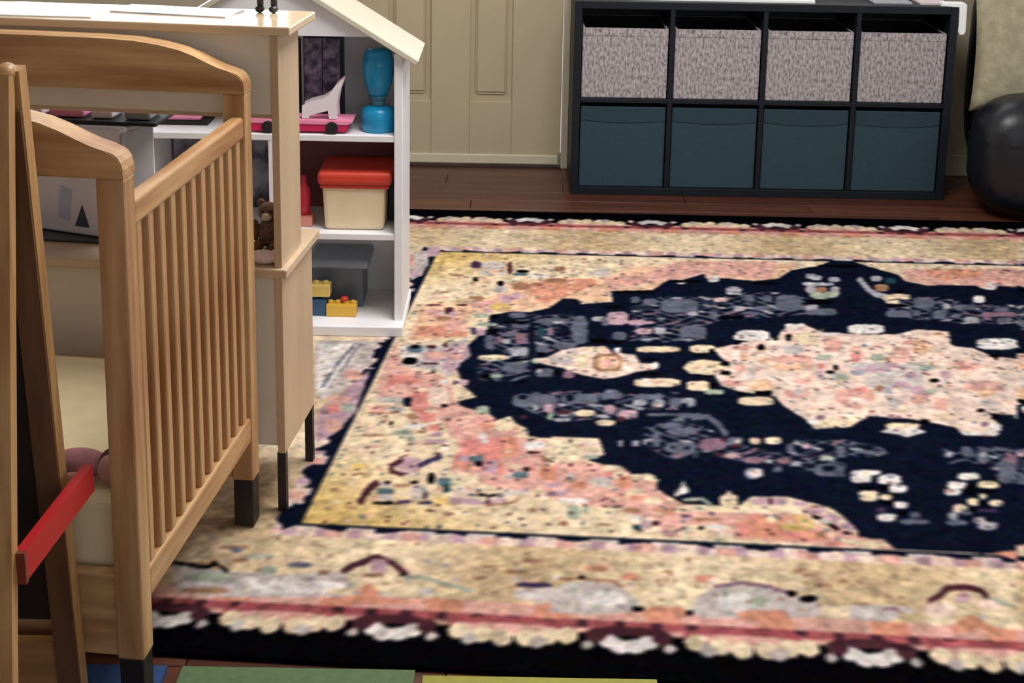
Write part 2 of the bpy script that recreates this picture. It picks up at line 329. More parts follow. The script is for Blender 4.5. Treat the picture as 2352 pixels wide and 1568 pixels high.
nv:-522,-270,-527,-276,-544,-278,-550,-274,-550,-260,-545,-255,-528,-253,-522,-257
nv:-690,-259,-693,-266,-702,-267,-705,-261,-706,-244,-704,-237,-695,-236,-691,-242
nv:-387,-286,-389,-295,-397,-295,-400,-288,-400,-264,-397,-255,-389,-254,-387,-262
mr:-602,-346,-606,-352,-621,-354,-626,-349,-627,-332,-622,-326,-608,-324,-602,-329
mr:-681,-386,-684,-391,-691,-392,-694,-388,-695,-375,-693,-370,-685,-369,-682,-373
mr:-501,-379,-504,-386,-511,-387,-514,-380,-515,-361,-512,-353,-505,-352,-502,-359
gr:-436,-513,-439,-532,-446,-533,-449,-514,-449,-459,-447,-439,-440,-438,-437,-457
gr:-398,-449,-402,-458,-415,-459,-420,-452,-420,-430,-415,-422,-402,-420,-398,-427
gr:-376,-544,-387,-558,-417,-562,-428,-551,-428,-515,-418,-500,-386,-496,-376,-508
gr:-398,-411,-406,-419,-428,-422,-436,-416,-436,-397,-428,-389,-406,-386,-398,-392
nv:-407,-536,-409,-540,-414,-541,-416,-537,-416,-525,-414,-521,-409,-520,-407,-524
nv:-385,-533,-386,-537,-392,-538,-394,-534,-394,-522,-392,-518,-386,-517,-385,-521
gr:-380,-363,-381,-328,-348,-317,-348,-352
gr:-357,-344,-351,-314,-325,-377,-331,-405
gr:-337,-386,-328,-365,-314,-439,-323,-459
gr:-409,-373,-411,-351,-389,-327,-387,-349
gr:-392,-353,-393,-330,-365,-312,-364,-336
gr:-373,-550,-381,-565,-402,-567,-410,-555,-410,-516,-402,-501,-380,-499,-373,-511
gr:-372,-441,-377,-452,-392,-453,-397,-444,-397,-416,-392,-405,-377,-403,-372,-413
gr:-291,-487,-297,-496,-312,-498,-318,-490,-317,-466,-311,-456,-296,-454,-290,-462
gr:-230,-637,-234,-643,-242,-645,-245,-639,-244,-622,-241,-616,-232,-615,-230,-620
gr:-204,-522,-208,-532,-216,-533,-218,-523,-217,-493,-213,-482,-205,-481,-203,-491
gr:-127,-640,-138,-655,-168,-659,-177,-646,-175,-607,-163,-591,-133,-588,-124,-600
gr:-117,-533,-121,-547,-131,-548,-133,-535,-130,-496,-126,-482,-116,-481,-114,-494
gr:-94,-472,-97,-476,-104,-477,-107,-473,-106,-461,-103,-457,-96,-456,-93,-460
gr:-79,-518,-84,-522,-98,-524,-102,-521,-101,-509,-96,-504,-83,-502,-78,-506
gr:-45,-519,-54,-524,-79,-527,-88,-524,-87,-512,-78,-507,-53,-504,-44,-507
pm:-323,-522,-333,-537,-359,-541,-368,-527,-367,-485,-358,-469,-331,-465,-322,-479
pm:-262,-594,-268,-602,-286,-605,-292,-597,-291,-574,-284,-565,-267,-563,-261,-570
pm:-214,-589,-219,-596,-232,-598,-237,-591,-236,-571,-231,-563,-217,-562,-213,-568
mv:-297,-570,-303,-576,-320,-579,-326,-573,-325,-556,-319,-549,-302,-546,-296,-552
mv:-174,-500,-177,-508,-185,-509,-187,-502,-185,-480,-182,-473,-175,-472,-173,-479
lg:-244,-595,-247,-600,-255,-601,-257,-596,-257,-582,-254,-577,-246,-575,-243,-580
lg:-196,-603,-200,-609,-209,-610,-213,-605,-212,-587,-208,-581,-198,-580,-195,-585
lg:-294,-485,-297,-491,-304,-492,-306,-487,-306,-472,-303,-466,-296,-465,-294,-470
cr:-260,-484,-265,-492,-277,-494,-280,-487,-280,-465,-275,-457,-263,-456,-260,-463
cr:-225,-478,-231,-488,-247,-490,-253,-482,-252,-457,-246,-448,-229,-446,-224,-454
lg:-263,-669,-269,-682,-287,-684,-292,-673,-291,-640,-285,-627,-267,-625,-262,-636
wh:-265,-663,-269,-672,-279,-674,-282,-665,-281,-640,-277,-631,-267,-630,-264,-638
gn:-139,-565,-145,-571,-159,-573,-163,-568,-162,-550,-157,-543,-143,-542,-138,-547
nv:-132,-511,-137,-518,-150,-520,-154,-513,-152,-492,-147,-484,-135,-483,-131,-489
nv:-190,-514,-193,-520,-201,-521,-203,-516,-202,-497,-199,-491,-191,-490,-189,-496
nv:-385,-536,-387,-540,-392,-541,-394,-537,-394,-525,-392,-521,-387,-520,-385,-524
nv:-140,-620,-145,-627,-158,-629,-162,-623,-161,-606,-156,-600,-143,-598,-139,-603
mr:-320,-480,-322,-484,-327,-484,-329,-481,-329,-472,-327,-469,-321,-468,-320,-471
mr:-295,-514,-300,-518,-312,-520,-317,-516,-316,-504,-312,-500,-299,-498,-295,-502
mr:-328,-565,-331,-570,-340,-571,-343,-567,-343,-556,-340,-551,-331,-550,-328,-554
wh:-67,-633,-78,-640,-107,-644,-117,-640,-115,-623,-105,-616,-75,-612,-65,-616
wh:-85,-671,-93,-681,-113,-684,-120,-676,-118,-651,-110,-641,-89,-639,-83,-646
wh:-37,-673,-46,-684,-69,-687,-76,-678,-73,-647,-64,-636,-41,-633,-34,-642
wh:-32,-717,-39,-726,-56,-728,-61,-721,-59,-696,-52,-687,-35,-685,-30,-693
wh:-39,-797,-44,-804,-56,-806,-60,-800,-58,-779,-53,-771,-40,-770,-37,-776
wh:-63,-861,-70,-869,-87,-872,-93,-865,-91,-842,-84,-834,-66,-831,-60,-838
wh:95,-634,87,-643,65,-646,59,-639,62,-617,70,-608,92,-605,98,-612
wh:68,-685,60,-694,42,-697,36,-689,39,-665,47,-655,65,-653,71,-660
wh:53,-721,47,-729,32,-731,27,-724,30,-703,36,-695,51,-693,56,-699
cr:-82,-762,-89,-774,-107,-776,-112,-766,-110,-734,-103,-723,-85,-720,-80,-731
cr:-61,-760,-65,-767,-75,-768,-78,-762,-77,-744,-73,-737,-62,-735,-60,-741
cr:120,-674,112,-683,92,-685,86,-679,89,-657,97,-648,117,-646,123,-653
cr:75,-767,70,-776,61,-777,58,-770,61,-746,66,-737,76,-736,78,-744
cr:92,-736,89,-742,83,-743,81,-738,83,-722,86,-716,93,-715,95,-720
cr:113,-766,107,-773,95,-775,92,-769,94,-749,100,-742,112,-740,115,-747
cr:53,-805,47,-815,34,-816,30,-808,33,-783,39,-773,52,-771,56,-780
lg:34,-840,30,-848,21,-849,19,-842,21,-822,25,-815,34,-814,37,-820
lg:75,-853,70,-860,59,-861,56,-856,58,-838,63,-832,74,-830,77,-836
lg:89,-879,82,-888,64,-890,59,-883,62,-861,69,-853,87,-850,92,-857
lg:-43,-650,-47,-656,-58,-657,-61,-652,-59,-635,-55,-629,-45,-628,-42,-633
gr:-14,-870,-24,-876,-52,-880,-61,-876,-59,-862,-49,-855,-22,-851,-13,-855
gr:-23,-840,-27,-846,-37,-848,-40,-842,-38,-825,-34,-818,-24,-817,-21,-822
gr:44,-867,37,-873,19,-875,13,-871,15,-856,22,-850,41,-848,46,-852
gr:58,-817,54,-823,44,-824,42,-819,44,-804,48,-798,58,-797,60,-802
bk:-82,-713,-89,-719,-106,-721,-111,-717,-110,-704,-104,-698,-87,-696,-81,-700
bk:-61,-713,-65,-720,-73,-721,-76,-715,-74,-696,-70,-689,-62,-688,-59,-694
bk:-59,-785,-64,-790,-75,-791,-79,-788,-78,-778,-74,-773,-62,-772,-58,-775
bk:-51,-743,-53,-747,-58,-748,-59,-744,-58,-734,-56,-730,-51,-729,-50,-732
bk:-44,-831,-47,-836,-55,-837,-57,-833,-56,-821,-53,-816,-45,-815,-42,-819
bk:80,-709,75,-720,64,-722,61,-711,65,-679,71,-667,82,-665,84,-676
bk:114,-703,108,-707,91,-710,86,-707,87,-696,93,-691,110,-689,116,-692
bk:88,-770,85,-774,78,-775,77,-771,78,-758,81,-753,88,-752,90,-757
bk:101,-796,91,-800,65,-804,56,-802,57,-791,67,-787,93,-783,102,-786
pu:100,-800,93,-805,74,-807,68,-804,70,-794,77,-790,96,-787,102,-790
pu:-77,-822,-81,-827,-89,-828,-91,-823,-90,-808,-86,-803,-78,-801,-76,-806
gr:99,-505,94,-517,83,-518,81,-507,85,-474,90,-462,101,-461,103,-472
gr:124,-526,118,-544,107,-545,106,-528,113,-478,119,-459,130,-458,131,-475
gr:65,-519,61,-527,52,-528,50,-521,52,-500,56,-493,65,-491,67,-498
gr:165,-473,158,-478,141,-480,135,-477,137,-465,144,-460,161,-457,167,-461
gr:158,-623,148,-652,129,-655,126,-628,138,-545,149,-514,168,-512,171,-541
pm:173,-530,167,-539,154,-540,150,-533,154,-509,159,-500,173,-499,176,-506
lg:64,-515,61,-522,57,-522,56,-516,58,-498,61,-492,65,-491,66,-497
lg:123,-509,120,-514,113,-515,111,-510,113,-495,117,-490,124,-489,125,-494
cp:-322,-125,-335,-48,-321,1,-305,36,-323,100,-331,151,-293,186,-258,219,-216,231,-185,322,-139,391,-134,369,-101,310,-60,308,-11,303,55,314,97,360,163,349,154,244,161,228,194,218,223,164,274,140,409,140,343,-230,213,-255,166,-250,159,-225,173,-330,154,-393,122,-392,97,-377,91,-346,51,-322,15,-304,-55,-294,-97,-365,-161,-389,-174,-328,-208,-252,-222,-187,-291,-160
wh:28,329,11,311,-34,305,-48,320,-44,369,-27,388,18,394,32,378
wh:286,235,266,214,218,209,204,225,211,281,231,302,280,308,294,291
wh:-62,297,-72,291,-98,288,-106,292,-105,305,-96,311,-70,314,-61,310
wh:-215,245,-230,225,-271,220,-285,236,-283,288,-268,309,-227,314,-213,297
wh:-142,338,-150,326,-172,324,-179,333,-178,365,-170,377,-148,380,-140,369
wh:-258,237,-265,227,-283,225,-289,233,-289,259,-282,269,-264,271,-257,263
nv:-210,318,-185,321,-203,226
bk:-198,240,-200,228,-205,227,-206,239,-204,274,-202,286,-198,287,-197,275
bk:-170,244,-173,231,-179,231,-181,242,-179,277,-176,289,-170,290,-168,278
bk:-228,159,-232,150,-240,149,-243,157,-242,182,-239,191,-230,192,-227,184
bk:-276,193,-279,188,-288,187,-291,191,-290,206,-287,212,-279,213,-276,208
bk:-278,-183,-281,-189,-289,-190,-292,-185,-291,-171,-288,-165,-280,-164,-278,-169
bk:-226,-174,-233,-182,-253,-185,-260,-178,-259,-157,-252,-148,-232,-146,-225,-153
cr:-226,-237,-240,-250,-279,-255,-292,-245,-291,-210,-277,-196,-238,-191,-225,-202
cr:-116,230,-128,208,-157,204,-166,224,-162,284,-151,307,-122,310,-113,290
cr:-330,129,-340,115,-370,111,-380,123,-380,160,-369,175,-339,178,-329,166
cr:-345,-150,-354,-165,-380,-168,-389,-156,-388,-115,-379,-100,-353,-97,-344,-110
cr:-396,-6,-382,44,-355,62,-322,51,-294,6,-324,-18,-339,-54,-382,-45
bk:-301,27,-305,19,-317,18,-321,24,-320,44,-316,51,-305,53,-301,46
bk:-301,-42,-306,-49,-318,-50,-322,-44,-321,-25,-317,-18,-305,-16,-301,-23
bk:-336,-64,-342,-67,-361,-69,-367,-68,-367,-60,-361,-57,-342,-54,-336,-56
bk:-333,-131,-336,-138,-343,-139,-345,-133,-345,-115,-342,-108,-335,-107,-333,-113
bk:-331,117,-333,108,-339,107,-341,116,-341,140,-339,149,-332,150,-330,142
bk:-348,88,-353,84,-368,82,-373,85,-373,98,-368,102,-353,104,-348,101
gn:-317,-179,-325,-187,-346,-190,-354,-184,-354,-162,-346,-154,-324,-151,-317,-158
cr:27,-356,14,-366,-22,-370,-33,-364,-31,-341,-18,-332,18,-327,29,-334
cr:94,-289,85,-299,65,-302,59,-294,62,-267,70,-257,91,-254,97,-262
wh:-48,-391,-28,-366,21,-360,38,-380,17,-400,-1,-418,-16,-404
cr:-160,-383,-140,-317,-57,-283,-97,-369
bk:157,-239,153,-244,145,-245,142,-241,144,-228,148,-222,156,-221,159,-226
bk:174,-280,171,-289,163,-290,162,-282,165,-258,169,-250,176,-249,178,-257
bk:47,-326,43,-334,34,-335,31,-328,34,-309,38,-301,47,-300,49,-307
wh:170,-352,165,-363,153,-364,150,-355,154,-326,160,-315,172,-314,174,-323
wh:162,-382,148,-388,110,-393,97,-390,98,-377,112,-371,151,-366,164,-369
wh:-151,-350,-155,-359,-167,-360,-171,-353,-170,-330,-165,-321,-153,-320,-149,-327
wh:212,-271,209,-278,206,-279,205,-272,208,-252,211,-244,215,-244,215,-251
pm:151,-330,147,-337,140,-338,138,-332,141,-312,145,-305,152,-304,154,-311
pm:-11,-300,-14,-306,-23,-308,-25,-302,-24,-286,-20,-279,-12,-278,-9,-284
pm:-137,-322,-141,-328,-153,-330,-156,-325,-155,-308,-151,-302,-140,-300,-136,-306
pk:-73,176,-82,151,-103,148,-109,172,-104,243,-95,270,-73,272,-67,248
pk:-35,109,-42,84,-57,83,-60,106,-55,175,-48,200,-33,202,-30,178
pk:56,114,47,89,27,86,23,110,30,184,39,211,59,213,64,188
pk:84,235,77,227,60,225,55,231,57,253,64,261,81,263,86,256
pk:190,62,177,48,144,44,134,55,139,90,152,104,185,108,194,97
pk:212,-84,195,-100,151,-106,138,-94,143,-53,160,-37,205,-32,218,-44
pk:-34,-159,-50,-173,-92,-178,-106,-168,-103,-133,-88,-119,-45,-114,-31,-124
pk:77,-146,69,-158,50,-160,44,-150,47,-120,55,-108,75,-105,81,-115
dp:-40,96,-45,83,-58,81,-61,93,-58,130,-53,143,-40,144,-37,132
dp:172,59,167,53,152,51,148,56,150,72,156,78,170,79,174,74
dp:-49,-135,-54,-145,-68,-146,-72,-138,-70,-113,-64,-103,-50,-102,-46,-110
dp:-116,28,-119,18,-127,17,-129,26,-128,54,-124,64,-116,65,-114,55
pc:108,189,97,165,74,163,69,185,76,252,87,277,110,280,116,257
pc:-135,58,-139,44,-149,42,-151,56,-149,95,-145,110,-135,111,-133,97
pc:190,-129,182,-140,163,-142,157,-133,161,-105,169,-94,189,-91,194,-100
gy:-38,-9,-45,-20,-63,-22,-69,-12,-67,18,-59,30,-41,32,-35,22
gy:66,-74,41,-105,-23,-113,-43,-88,-36,-5,-11,27,56,35,75,8
gy:98,45,83,30,42,25,29,37,33,76,49,91,90,96,103,84
gy:26,47,7,34,-46,27,-64,36,-61,67,-42,80,12,87,29,78
gy:117,-43,113,-59,105,-60,104,-45,109,0,114,17,122,18,123,2
gy:-80,-66,-88,-84,-108,-86,-114,-70,-110,-22,-102,-3,-82,-1,-76,-17
gy:-9,-78,-18,-89,-39,-92,-46,-82,-44,-53,-35,-41,-13,-38,-6,-48
mv:57,-18,52,-28,40,-30,36,-21,39,6,44,16,57,17,60,8
mv:28,51,23,42,8,40,4,48,6,72,12,80,26,82,31,75
mv:-15,44,-19,37,-28,36,-31,42,-29,62,-25,69,-16,70,-13,64
mv:37,-86,30,-96,12,-98,7,-90,10,-64,17,-54,35,-52,40,-60
mv:63,-125,56,-137,39,-139,34,-128,38,-96,45,-84,62,-82,66,-92
mv:-122,-36,-125,-50,-133,-51,-135,-38,-133,0,-129,14,-121,15,-119,2
mv:121,-9,116,-20,105,-21,103,-11,106,19,111,31,123,32,125,22
mv:6,18,-6,11,-41,7,-52,11,-51,26,-38,33,-4,37,8,33
lg:4,-132,-2,-144,-13,-145,-16,-135,-13,-102,-8,-90,4,-89,7,-100
lg:-38,-6,-45,-14,-63,-16,-69,-10,-67,9,-60,17,-42,19,-36,13
gn:8,107,2,95,-15,93,-20,104,-17,136,-10,148,6,150,11,140
gn:96,51,89,43,72,41,67,47,69,67,76,75,93,77,98,71
gn:-77,-53,-83,-64,-99,-66,-104,-57,-102,-27,-96,-15,-80,-13,-75,-23
gn:83,-126,79,-134,68,-136,65,-129,67,-107,72,-99,83,-98,86,-105
gn:-95,99,-102,89,-121,87,-127,95,-125,119,-118,128,-99,130,-93,123
bk:-89,23,-91,14,-98,14,-99,22,-98,45,-95,53,-89,54,-87,46
bk:-100,-9,-104,-14,-113,-16,-116,-11,-115,5,-111,10,-102,12,-99,7
bk:98,-44,94,-50,83,-51,79,-46,81,-31,85,-26,97,-24,100,-29
bk:243,157,237,152,223,150,218,154,220,169,226,174,241,176,245,172
bk:233,136,231,130,227,129,226,135,228,151,231,157,235,157,235,152
br:-16,-118,-19,-128,-27,-129,-29,-120,-27,-95,-23,-85,-15,-84,-13,-93
br:19,97,16,90,10,89,8,96,10,116,13,123,19,124,21,117
br:102,78,100,72,95,71,95,77,96,93,99,98,103,99,103,93
br:146,322,142,317,133,316,130,320,131,333,135,339,145,340,148,335
br:-98,324,-100,319,-104,319,-105,323,-104,336,-102,341,-98,342,-97,337
br:99,200,96,192,91,192,90,199,92,220,95,227,100,228,101,221
pk:-85,-203,-92,-220,-107,-222,-111,-207,-108,-161,-101,-144,-86,-142,-81,-158
pk:-36,-192,-40,-202,-50,-203,-52,-194,-50,-166,-46,-155,-36,-154,-34,-164
pk:59,-188,51,-202,33,-205,28,-192,32,-153,40,-139,58,-136,63,-149
pk:95,-222,87,-239,70,-242,66,-226,72,-177,80,-159,97,-157,101,-173
pk:-61,-167,-66,-175,-78,-176,-81,-169,-80,-148,-75,-140,-63,-138,-60,-145
pk:-64,-241,-72,-249,-93,-251,-100,-245,-99,-225,-91,-216,-70,-214,-63,-220
gy:9,-214,3,-227,-13,-229,-17,-217,-14,-182,-7,-170,8,-168,13,-179
gy:183,-195,175,-205,155,-208,150,-199,154,-171,162,-160,181,-158,186,-167
pk:-254,154,-262,146,-285,143,-293,149,-293,170,-284,178,-261,181,-253,175
pk:-136,74,-153,60,-200,54,-215,64,-214,100,-197,115,-150,121,-134,110
pk:-148,-87,-156,-96,-176,-98,-182,-92,-181,-69,-174,-61,-154,-58,-147,-65
pk:-277,-115,-285,-125,-308,-128,-316,-120,-315,-94,-307,-84,-284,-81,-276,-89
pk:-273,-12,-277,-24,-289,-26,-292,-14,-291,21,-287,33,-276,35,-272,23
pk:-138,26,-146,19,-166,16,-173,22,-172,41,-164,49,-144,52,-137,46
pk:-159,-179,-169,-192,-196,-196,-204,-185,-202,-149,-193,-135,-166,-132,-157,-143
pc:-263,78,-267,67,-277,65,-281,76,-280,108,-276,120,-265,121,-262,110
pc:-216,60,-222,51,-239,49,-244,56,-243,80,-237,89,-221,91,-215,84
pc:-157,15,-171,2,-208,-2,-220,7,-219,38,-205,51,-168,55,-156,46
pc:-225,-134,-234,-150,-260,-153,-269,-139,-267,-95,-258,-79,-231,-75,-223,-90
gy:-149,145,-159,130,-184,127,-192,140,-190,182,-181,197,-155,200,-147,187
gy:-253,-57,-258,-75,-270,-76,-274,-60,-272,-11,-267,7,-255,9,-251,-8
gy:-167,-165,-172,-174,-187,-176,-192,-168,-190,-143,-185,-134,-170,-132,-165,-140
cp:-696,18,-666,45,-644,99,-603,131,-556,144,-537,91,-493,86,-480,18,-442,22,-447,-21,-491,-52,-519,-90,-547,-106,-579,-91,-605,-75,-633,-37,-673,-13
br:-515,-20,-526,-48,-561,-52,-574,-27,-577,52,-566,81,-530,86,-517,59
pc:-522,-9,-531,-29,-556,-32,-566,-14,-568,41,-560,61,-533,65,-524,46
cr:-581,-6,-586,-28,-602,-30,-609,-10,-612,54,-607,77,-590,79,-584,57
cr:-550,103,-560,94,-590,90,-600,97,-601,122,-591,132,-561,135,-551,128
pk:-533,-8,-537,-23,-549,-25,-554,-10,-555,33,-551,49,-539,50,-534,35
gy:-615,3,-624,-13,-652,-17,-663,-3,-666,41,-657,57,-628,61,-617,47
gy:-612,72,-616,65,-628,63,-632,70,-633,90,-629,98,-618,99,-613,93
pm:-608,-97,-612,-108,-626,-109,-631,-99,-632,-69,-628,-58,-615,-56,-610,-66
cr:-402,121,-420,109,-472,102,-490,110,-491,139,-473,151,-420,158,-402,150
cr:-402,-133,-421,-148,-472,-154,-491,-144,-491,-107,-473,-92,-421,-85,-402,-96
wh:-521,101,-524,92,-532,91,-535,99,-536,124,-533,133,-525,134,-521,126
wh:-461,-138,-463,-147,-469,-148,-471,-139,-472,-113,-470,-104,-464,-103,-461,-112
wh:-444,-7,-446,-18,-453,-19,-455,-8,-455,23,-453,34,-447,35,-445,24
bk:-442,45,-449,40,-468,38,-475,41,-475,53,-469,58,-449,60,-442,57
bk:-437,-61,-447,-66,-473,-70,-482,-67,-483,-56,-473,-50,-447,-47,-438,-50
gy:-979,108,-964,102,-882,112,-849,177,-835,88,-825,31,-841,-27,-844,-70,-848,-138,-875,-94,-928,-73,-955,-63
mv:-829,7,-846,-12,-900,-19,-920,-5,-926,43,-909,63,-854,69,-834,55
mv:-842,-53,-844,-92,-861,-95,-871,-57,-883,58,-881,100,-864,102,-854,61
mv:-834,68,-839,53,-860,50,-868,64,-872,105,-867,120,-846,123,-838,109
pk:-876,16,-882,4,-904,1,-912,12,-916,44,-910,56,-888,59,-880,48
pk:-841,10,-845,1,-860,-1,-866,7,-869,31,-864,40,-849,42,-843,34
cr:-750,15,-761,5,-794,0,-807,8,-809,34,-798,44,-764,48,-752,41
tl:-927,57,-932,45,-951,43,-959,53,-964,86,-958,98,-939,100,-931,90
bk:-937,82,-940,76,-951,75,-955,80,-957,97,-954,103,-944,104,-939,99
bk:-928,-34,-932,-45,-950,-47,-958,-37,-961,-8,-957,3,-939,5,-931,-4
wh:-958,17,-957,-4,-962,-5,-967,16,-975,77,-976,98,-970,99,-966,78
wh:-931,14,-934,8,-946,6,-951,11,-953,27,-949,34,-938,35,-933,30
wh:-846,-196,-849,-209,-860,-210,-865,-198,-869,-162,-866,-148,-855,-147,-850,-159
mr:-903,87,-906,80,-917,79,-921,84,-923,101,-920,107,-909,108,-905,103
mr:-881,100,-881,91,-885,91,-888,99,-891,124,-890,133,-886,134,-883,125
mr:-882,-39,-889,-44,-911,-46,-919,-44,-920,-34,-913,-30,-891,-27,-883,-29
mr:-883,-104,-885,-108,-890,-109,-892,-105,-893,-94,-892,-90,-887,-89,-884,-93
mv:-810,-176,-813,-185,-824,-187,-829,-178,-831,-153,-828,-143,-817,-142,-812,-150
mv:-811,211,-814,198,-826,197,-832,208,-835,243,-832,256,-820,257,-814,246
mv:-810,406,-813,399,-825,398,-829,404,-831,423,-827,430,-816,431,-811,425
pu:-833,-180,-833,-188,-838,-189,-840,-181,-842,-159,-841,-151,-837,-151,-835,-158
pu:-831,216,-832,204,-838,203,-841,215,-844,250,-843,262,-838,263,-834,251
gn:-816,357,-821,349,-838,347,-845,354,-847,377,-842,386,-825,388,-818,380
bk:-795,352,-798,343,-808,342,-812,350,-814,373,-811,381,-801,382,-797,375
pu:-876,844,-880,829,-895,827,-901,841,-905,883,-901,899,-886,900,-880,886
gy:-816,847,-827,830,-862,826,-876,840,-880,885,-869,902,-833,906,-820,892
gy:-813,775,-824,761,-858,757,-872,769,-875,807,-864,822,-829,826,-816,814
gy:-792,601,-798,586,-817,583,-824,597,-828,638,-822,653,-803,655,-795,641
mr:-798,802,-798,775,-805,774,-809,801,-815,879,-815,907,-808,908,-804,880
mr:-886,862,-887,852,-892,852,-895,861,-897,890,-896,900,-891,900,-889,891
pc:-824,787,-829,779,-845,777,-851,784,-853,806,-848,815,-832,816,-826,809
pc:-838,684,-844,672,-863,670,-871,680,-874,712,-868,724,-848,726,-840,716
bk:-871,701,-873,692,-879,691,-882,699,-884,723,-883,732,-877,733,-874,725
bk:-807,663,-809,653,-818,652,-822,661,-824,690,-822,701,-813,702,-810,692
bk:-759,803,-764,796,-782,794,-788,800,-789,817,-784,824,-766,826,-760,821
tl:-757,770,-764,762,-786,760,-794,765,-796,784,-788,792,-766,794,-758,789
wh:-708,754,-716,744,-743,741,-753,749,-755,776,-746,787,-719,790,-709,781
br:-909,745,-915,740,-932,738,-938,742,-940,755,-934,761,-917,763,-910,759
br:-672,829,-677,817,-693,815,-699,826,-701,859,-696,872,-680,873,-673,862
br:-926,573,-931,569,-944,567,-949,570,-950,580,-946,584,-932,586,-928,583
br:-662,712,-672,701,-704,698,-715,706,-717,732,-706,743,-675,746,-663,738
br:-715,673,-721,667,-739,665,-746,670,-747,685,-741,692,-723,694,-716,689
mr:-897,387,-899,373,-911,372,-916,384,-920,422,-917,436,-906,437,-900,424
mr:-933,448,-939,444,-957,442,-964,444,-965,454,-959,458,-940,460,-934,458
mr:-872,455,-877,451,-891,450,-896,452,-897,462,-892,466,-878,468,-873,465
mv:-888,359,-890,349,-899,348,-903,357,-906,385,-904,395,-895,396,-890,387
mv:-758,541,-761,527,-773,526,-778,539,-781,579,-778,594,-766,595,-761,581
mv:-778,506,-782,490,-794,488,-800,503,-804,547,-800,564,-787,565,-782,550
wh:-915,369,-917,362,-924,361,-927,367,-929,386,-927,393,-920,394,-917,387
br:-897,323,-902,314,-920,312,-927,319,-930,342,-924,351,-906,353,-899,346
br:-940,228,-942,221,-950,220,-953,226,-955,244,-953,250,-946,251,-942,245
br:-840,510,-846,499,-866,497,-874,506,-877,536,-871,547,-850,549,-843,540
gd:-776,435,-783,421,-809,418,-819,430,-822,468,-814,483,-788,486,-778,473
tn:-859,488,-867,479,-893,476,-903,483,-905,508,-897,517,-871,520,-862,513
gy:-616,793,-601,844,-568,857,-566,779
cr:-975,-315,-977,-323,-988,-325,-993,-317,-997,-293,-994,-284,-983,-282,-978,-290
gy:-923,-310,-931,-321,-960,-324,-971,-317,-975,-291,-966,-280,-937,-277,-926,-285
pk:-944,-371,-950,-381,-971,-383,-979,-376,-983,-350,-977,-341,-956,-338,-948,-346
nv:-902,-326,-904,-338,-914,-340,-919,-328,-923,-294,-921,-281,-911,-280,-906,-292
gy:-909,-373,-915,-382,-935,-385,-944,-378,-947,-354,-941,-345,-920,-343,-912,-350
br:-922,-388,-934,-391,-968,-396,-981,-395,-982,-388,-970,-385,-935,-380,-923,-381
br:-883,-412,-886,-420,-896,-421,-901,-414,-904,-391,-901,-383,-891,-381,-886,-389
pk:-910,-265,-917,-272,-939,-275,-947,-270,-949,-253,-943,-245,-921,-243,-912,-248
pk:-845,-225,-866,-240,-932,-248,-957,-239,-961,-203,-940,-187,-873,-179,-848,-189
cp:-834,-308,-840,-335,-863,-338,-874,-313,-883,-236,-878,-208,-853,-205,-842,-231
dp:-871,-354,-875,-376,-892,-378,-901,-358,-908,-297,-905,-274,-887,-272,-878,-293
dp:-846,-419,-852,-433,-871,-435,-879,-424,-883,-388,-878,-374,-858,-372,-850,-384
dp:-833,-479,-836,-488,-850,-490,-855,-482,-858,-457,-854,-447,-841,-445,-836,-454
bk:-922,-457,-923,-463,-927,-463,-929,-458,-931,-442,-931,-436,-926,-436,-924,-441
bk:-835,-332,-837,-337,-845,-338,-848,-333,-849,-320,-847,-315,-839,-314,-836,-318
br:-929,-529,-937,-533,-961,-536,-970,-534,-971,-526,-963,-522,-939,-518,-930,-520
br:-931,-747,-935,-750,-949,-752,-955,-750,-956,-743,-951,-740,-937,-738,-932,-740
br:-927,-917,-930,-920,-939,-921,-943,-919,-944,-913,-941,-910,-932,-909,-928,-911
br:-768,-934,-769,-938,-774,-939,-776,-935,-778,-923,-777,-918,-772,-918,-769,-922
br:-964,-837,-967,-841,-975,-842,-979,-839,-981,-829,-978,-825,-969,-823,-966,-827
gn:-880,-510,-886,-517,-905,-520,-912,-514,-914,-495,-909,-488,-890,-486,-882,-491
gn:-872,-548,-874,-554,-881,-555,-884,-549,-887,-531,-885,-524,-877,-523,-874,-529
gn:-753,-362,-758,-374,-772,-376,-778,-365,-781,-331,-777,-319,-762,-317,-756,-328
br:-857,-500,-860,-503,-868,-504,-872,-501,-873,-492,-870,-488,-862,-487,-858,-490
br:-827,-563,-832,-566,-848,-568,-854,-566,-854,-560,-849,-558,-833,-556,-828,-557
mv:-812,-552,-819,-558,-842,-561,-851,-557,-853,-542,-845,-536,-822,-533,-814,-537
mv:-826,-514,-830,-521,-845,-523,-851,-517,-853,-499,-849,-492,-834,-490,-828,-496
wh:-804,-592,-805,-599,-812,-600,-815,-593,-817,-572,-815,-565,-809,-564,-806,-571
wh:-860,-469,-867,-476,-891,-479,-900,-474,-902,-458,-894,-452,-871,-449,-862,-453
mv:-841,-706,-847,-722,-871,-725,-881,-711,-887,-666,-881,-649,-856,-646,-846,-660
mv:-852,-740,-855,-744,-864,-746,-868,-742,-870,-731,-867,-727,-857,-726,-853,-729
mr:-882,-647,-875,-669,-892,-710,-899,-688
mr:-899,-687,-891,-686,-885,-732,-893,-733
mr:-892,-735,-893,-711,-867,-729,-866,-753
pu:-845,-704,-851,-681,-833,-646,-827,-669
pu:-831,-676,-837,-653,-816,-618,-811,-641
gd:-932,-716,-936,-725,-952,-727,-959,-720,-962,-697,-958,-689,-942,-687,-935,-694
gd:-777,-877,-781,-886,-795,-888,-800,-880,-803,-857,-799,-849,-785,-847,-780,-854
mr:-914,-903,-925,-890,-924,-833,-912,-846
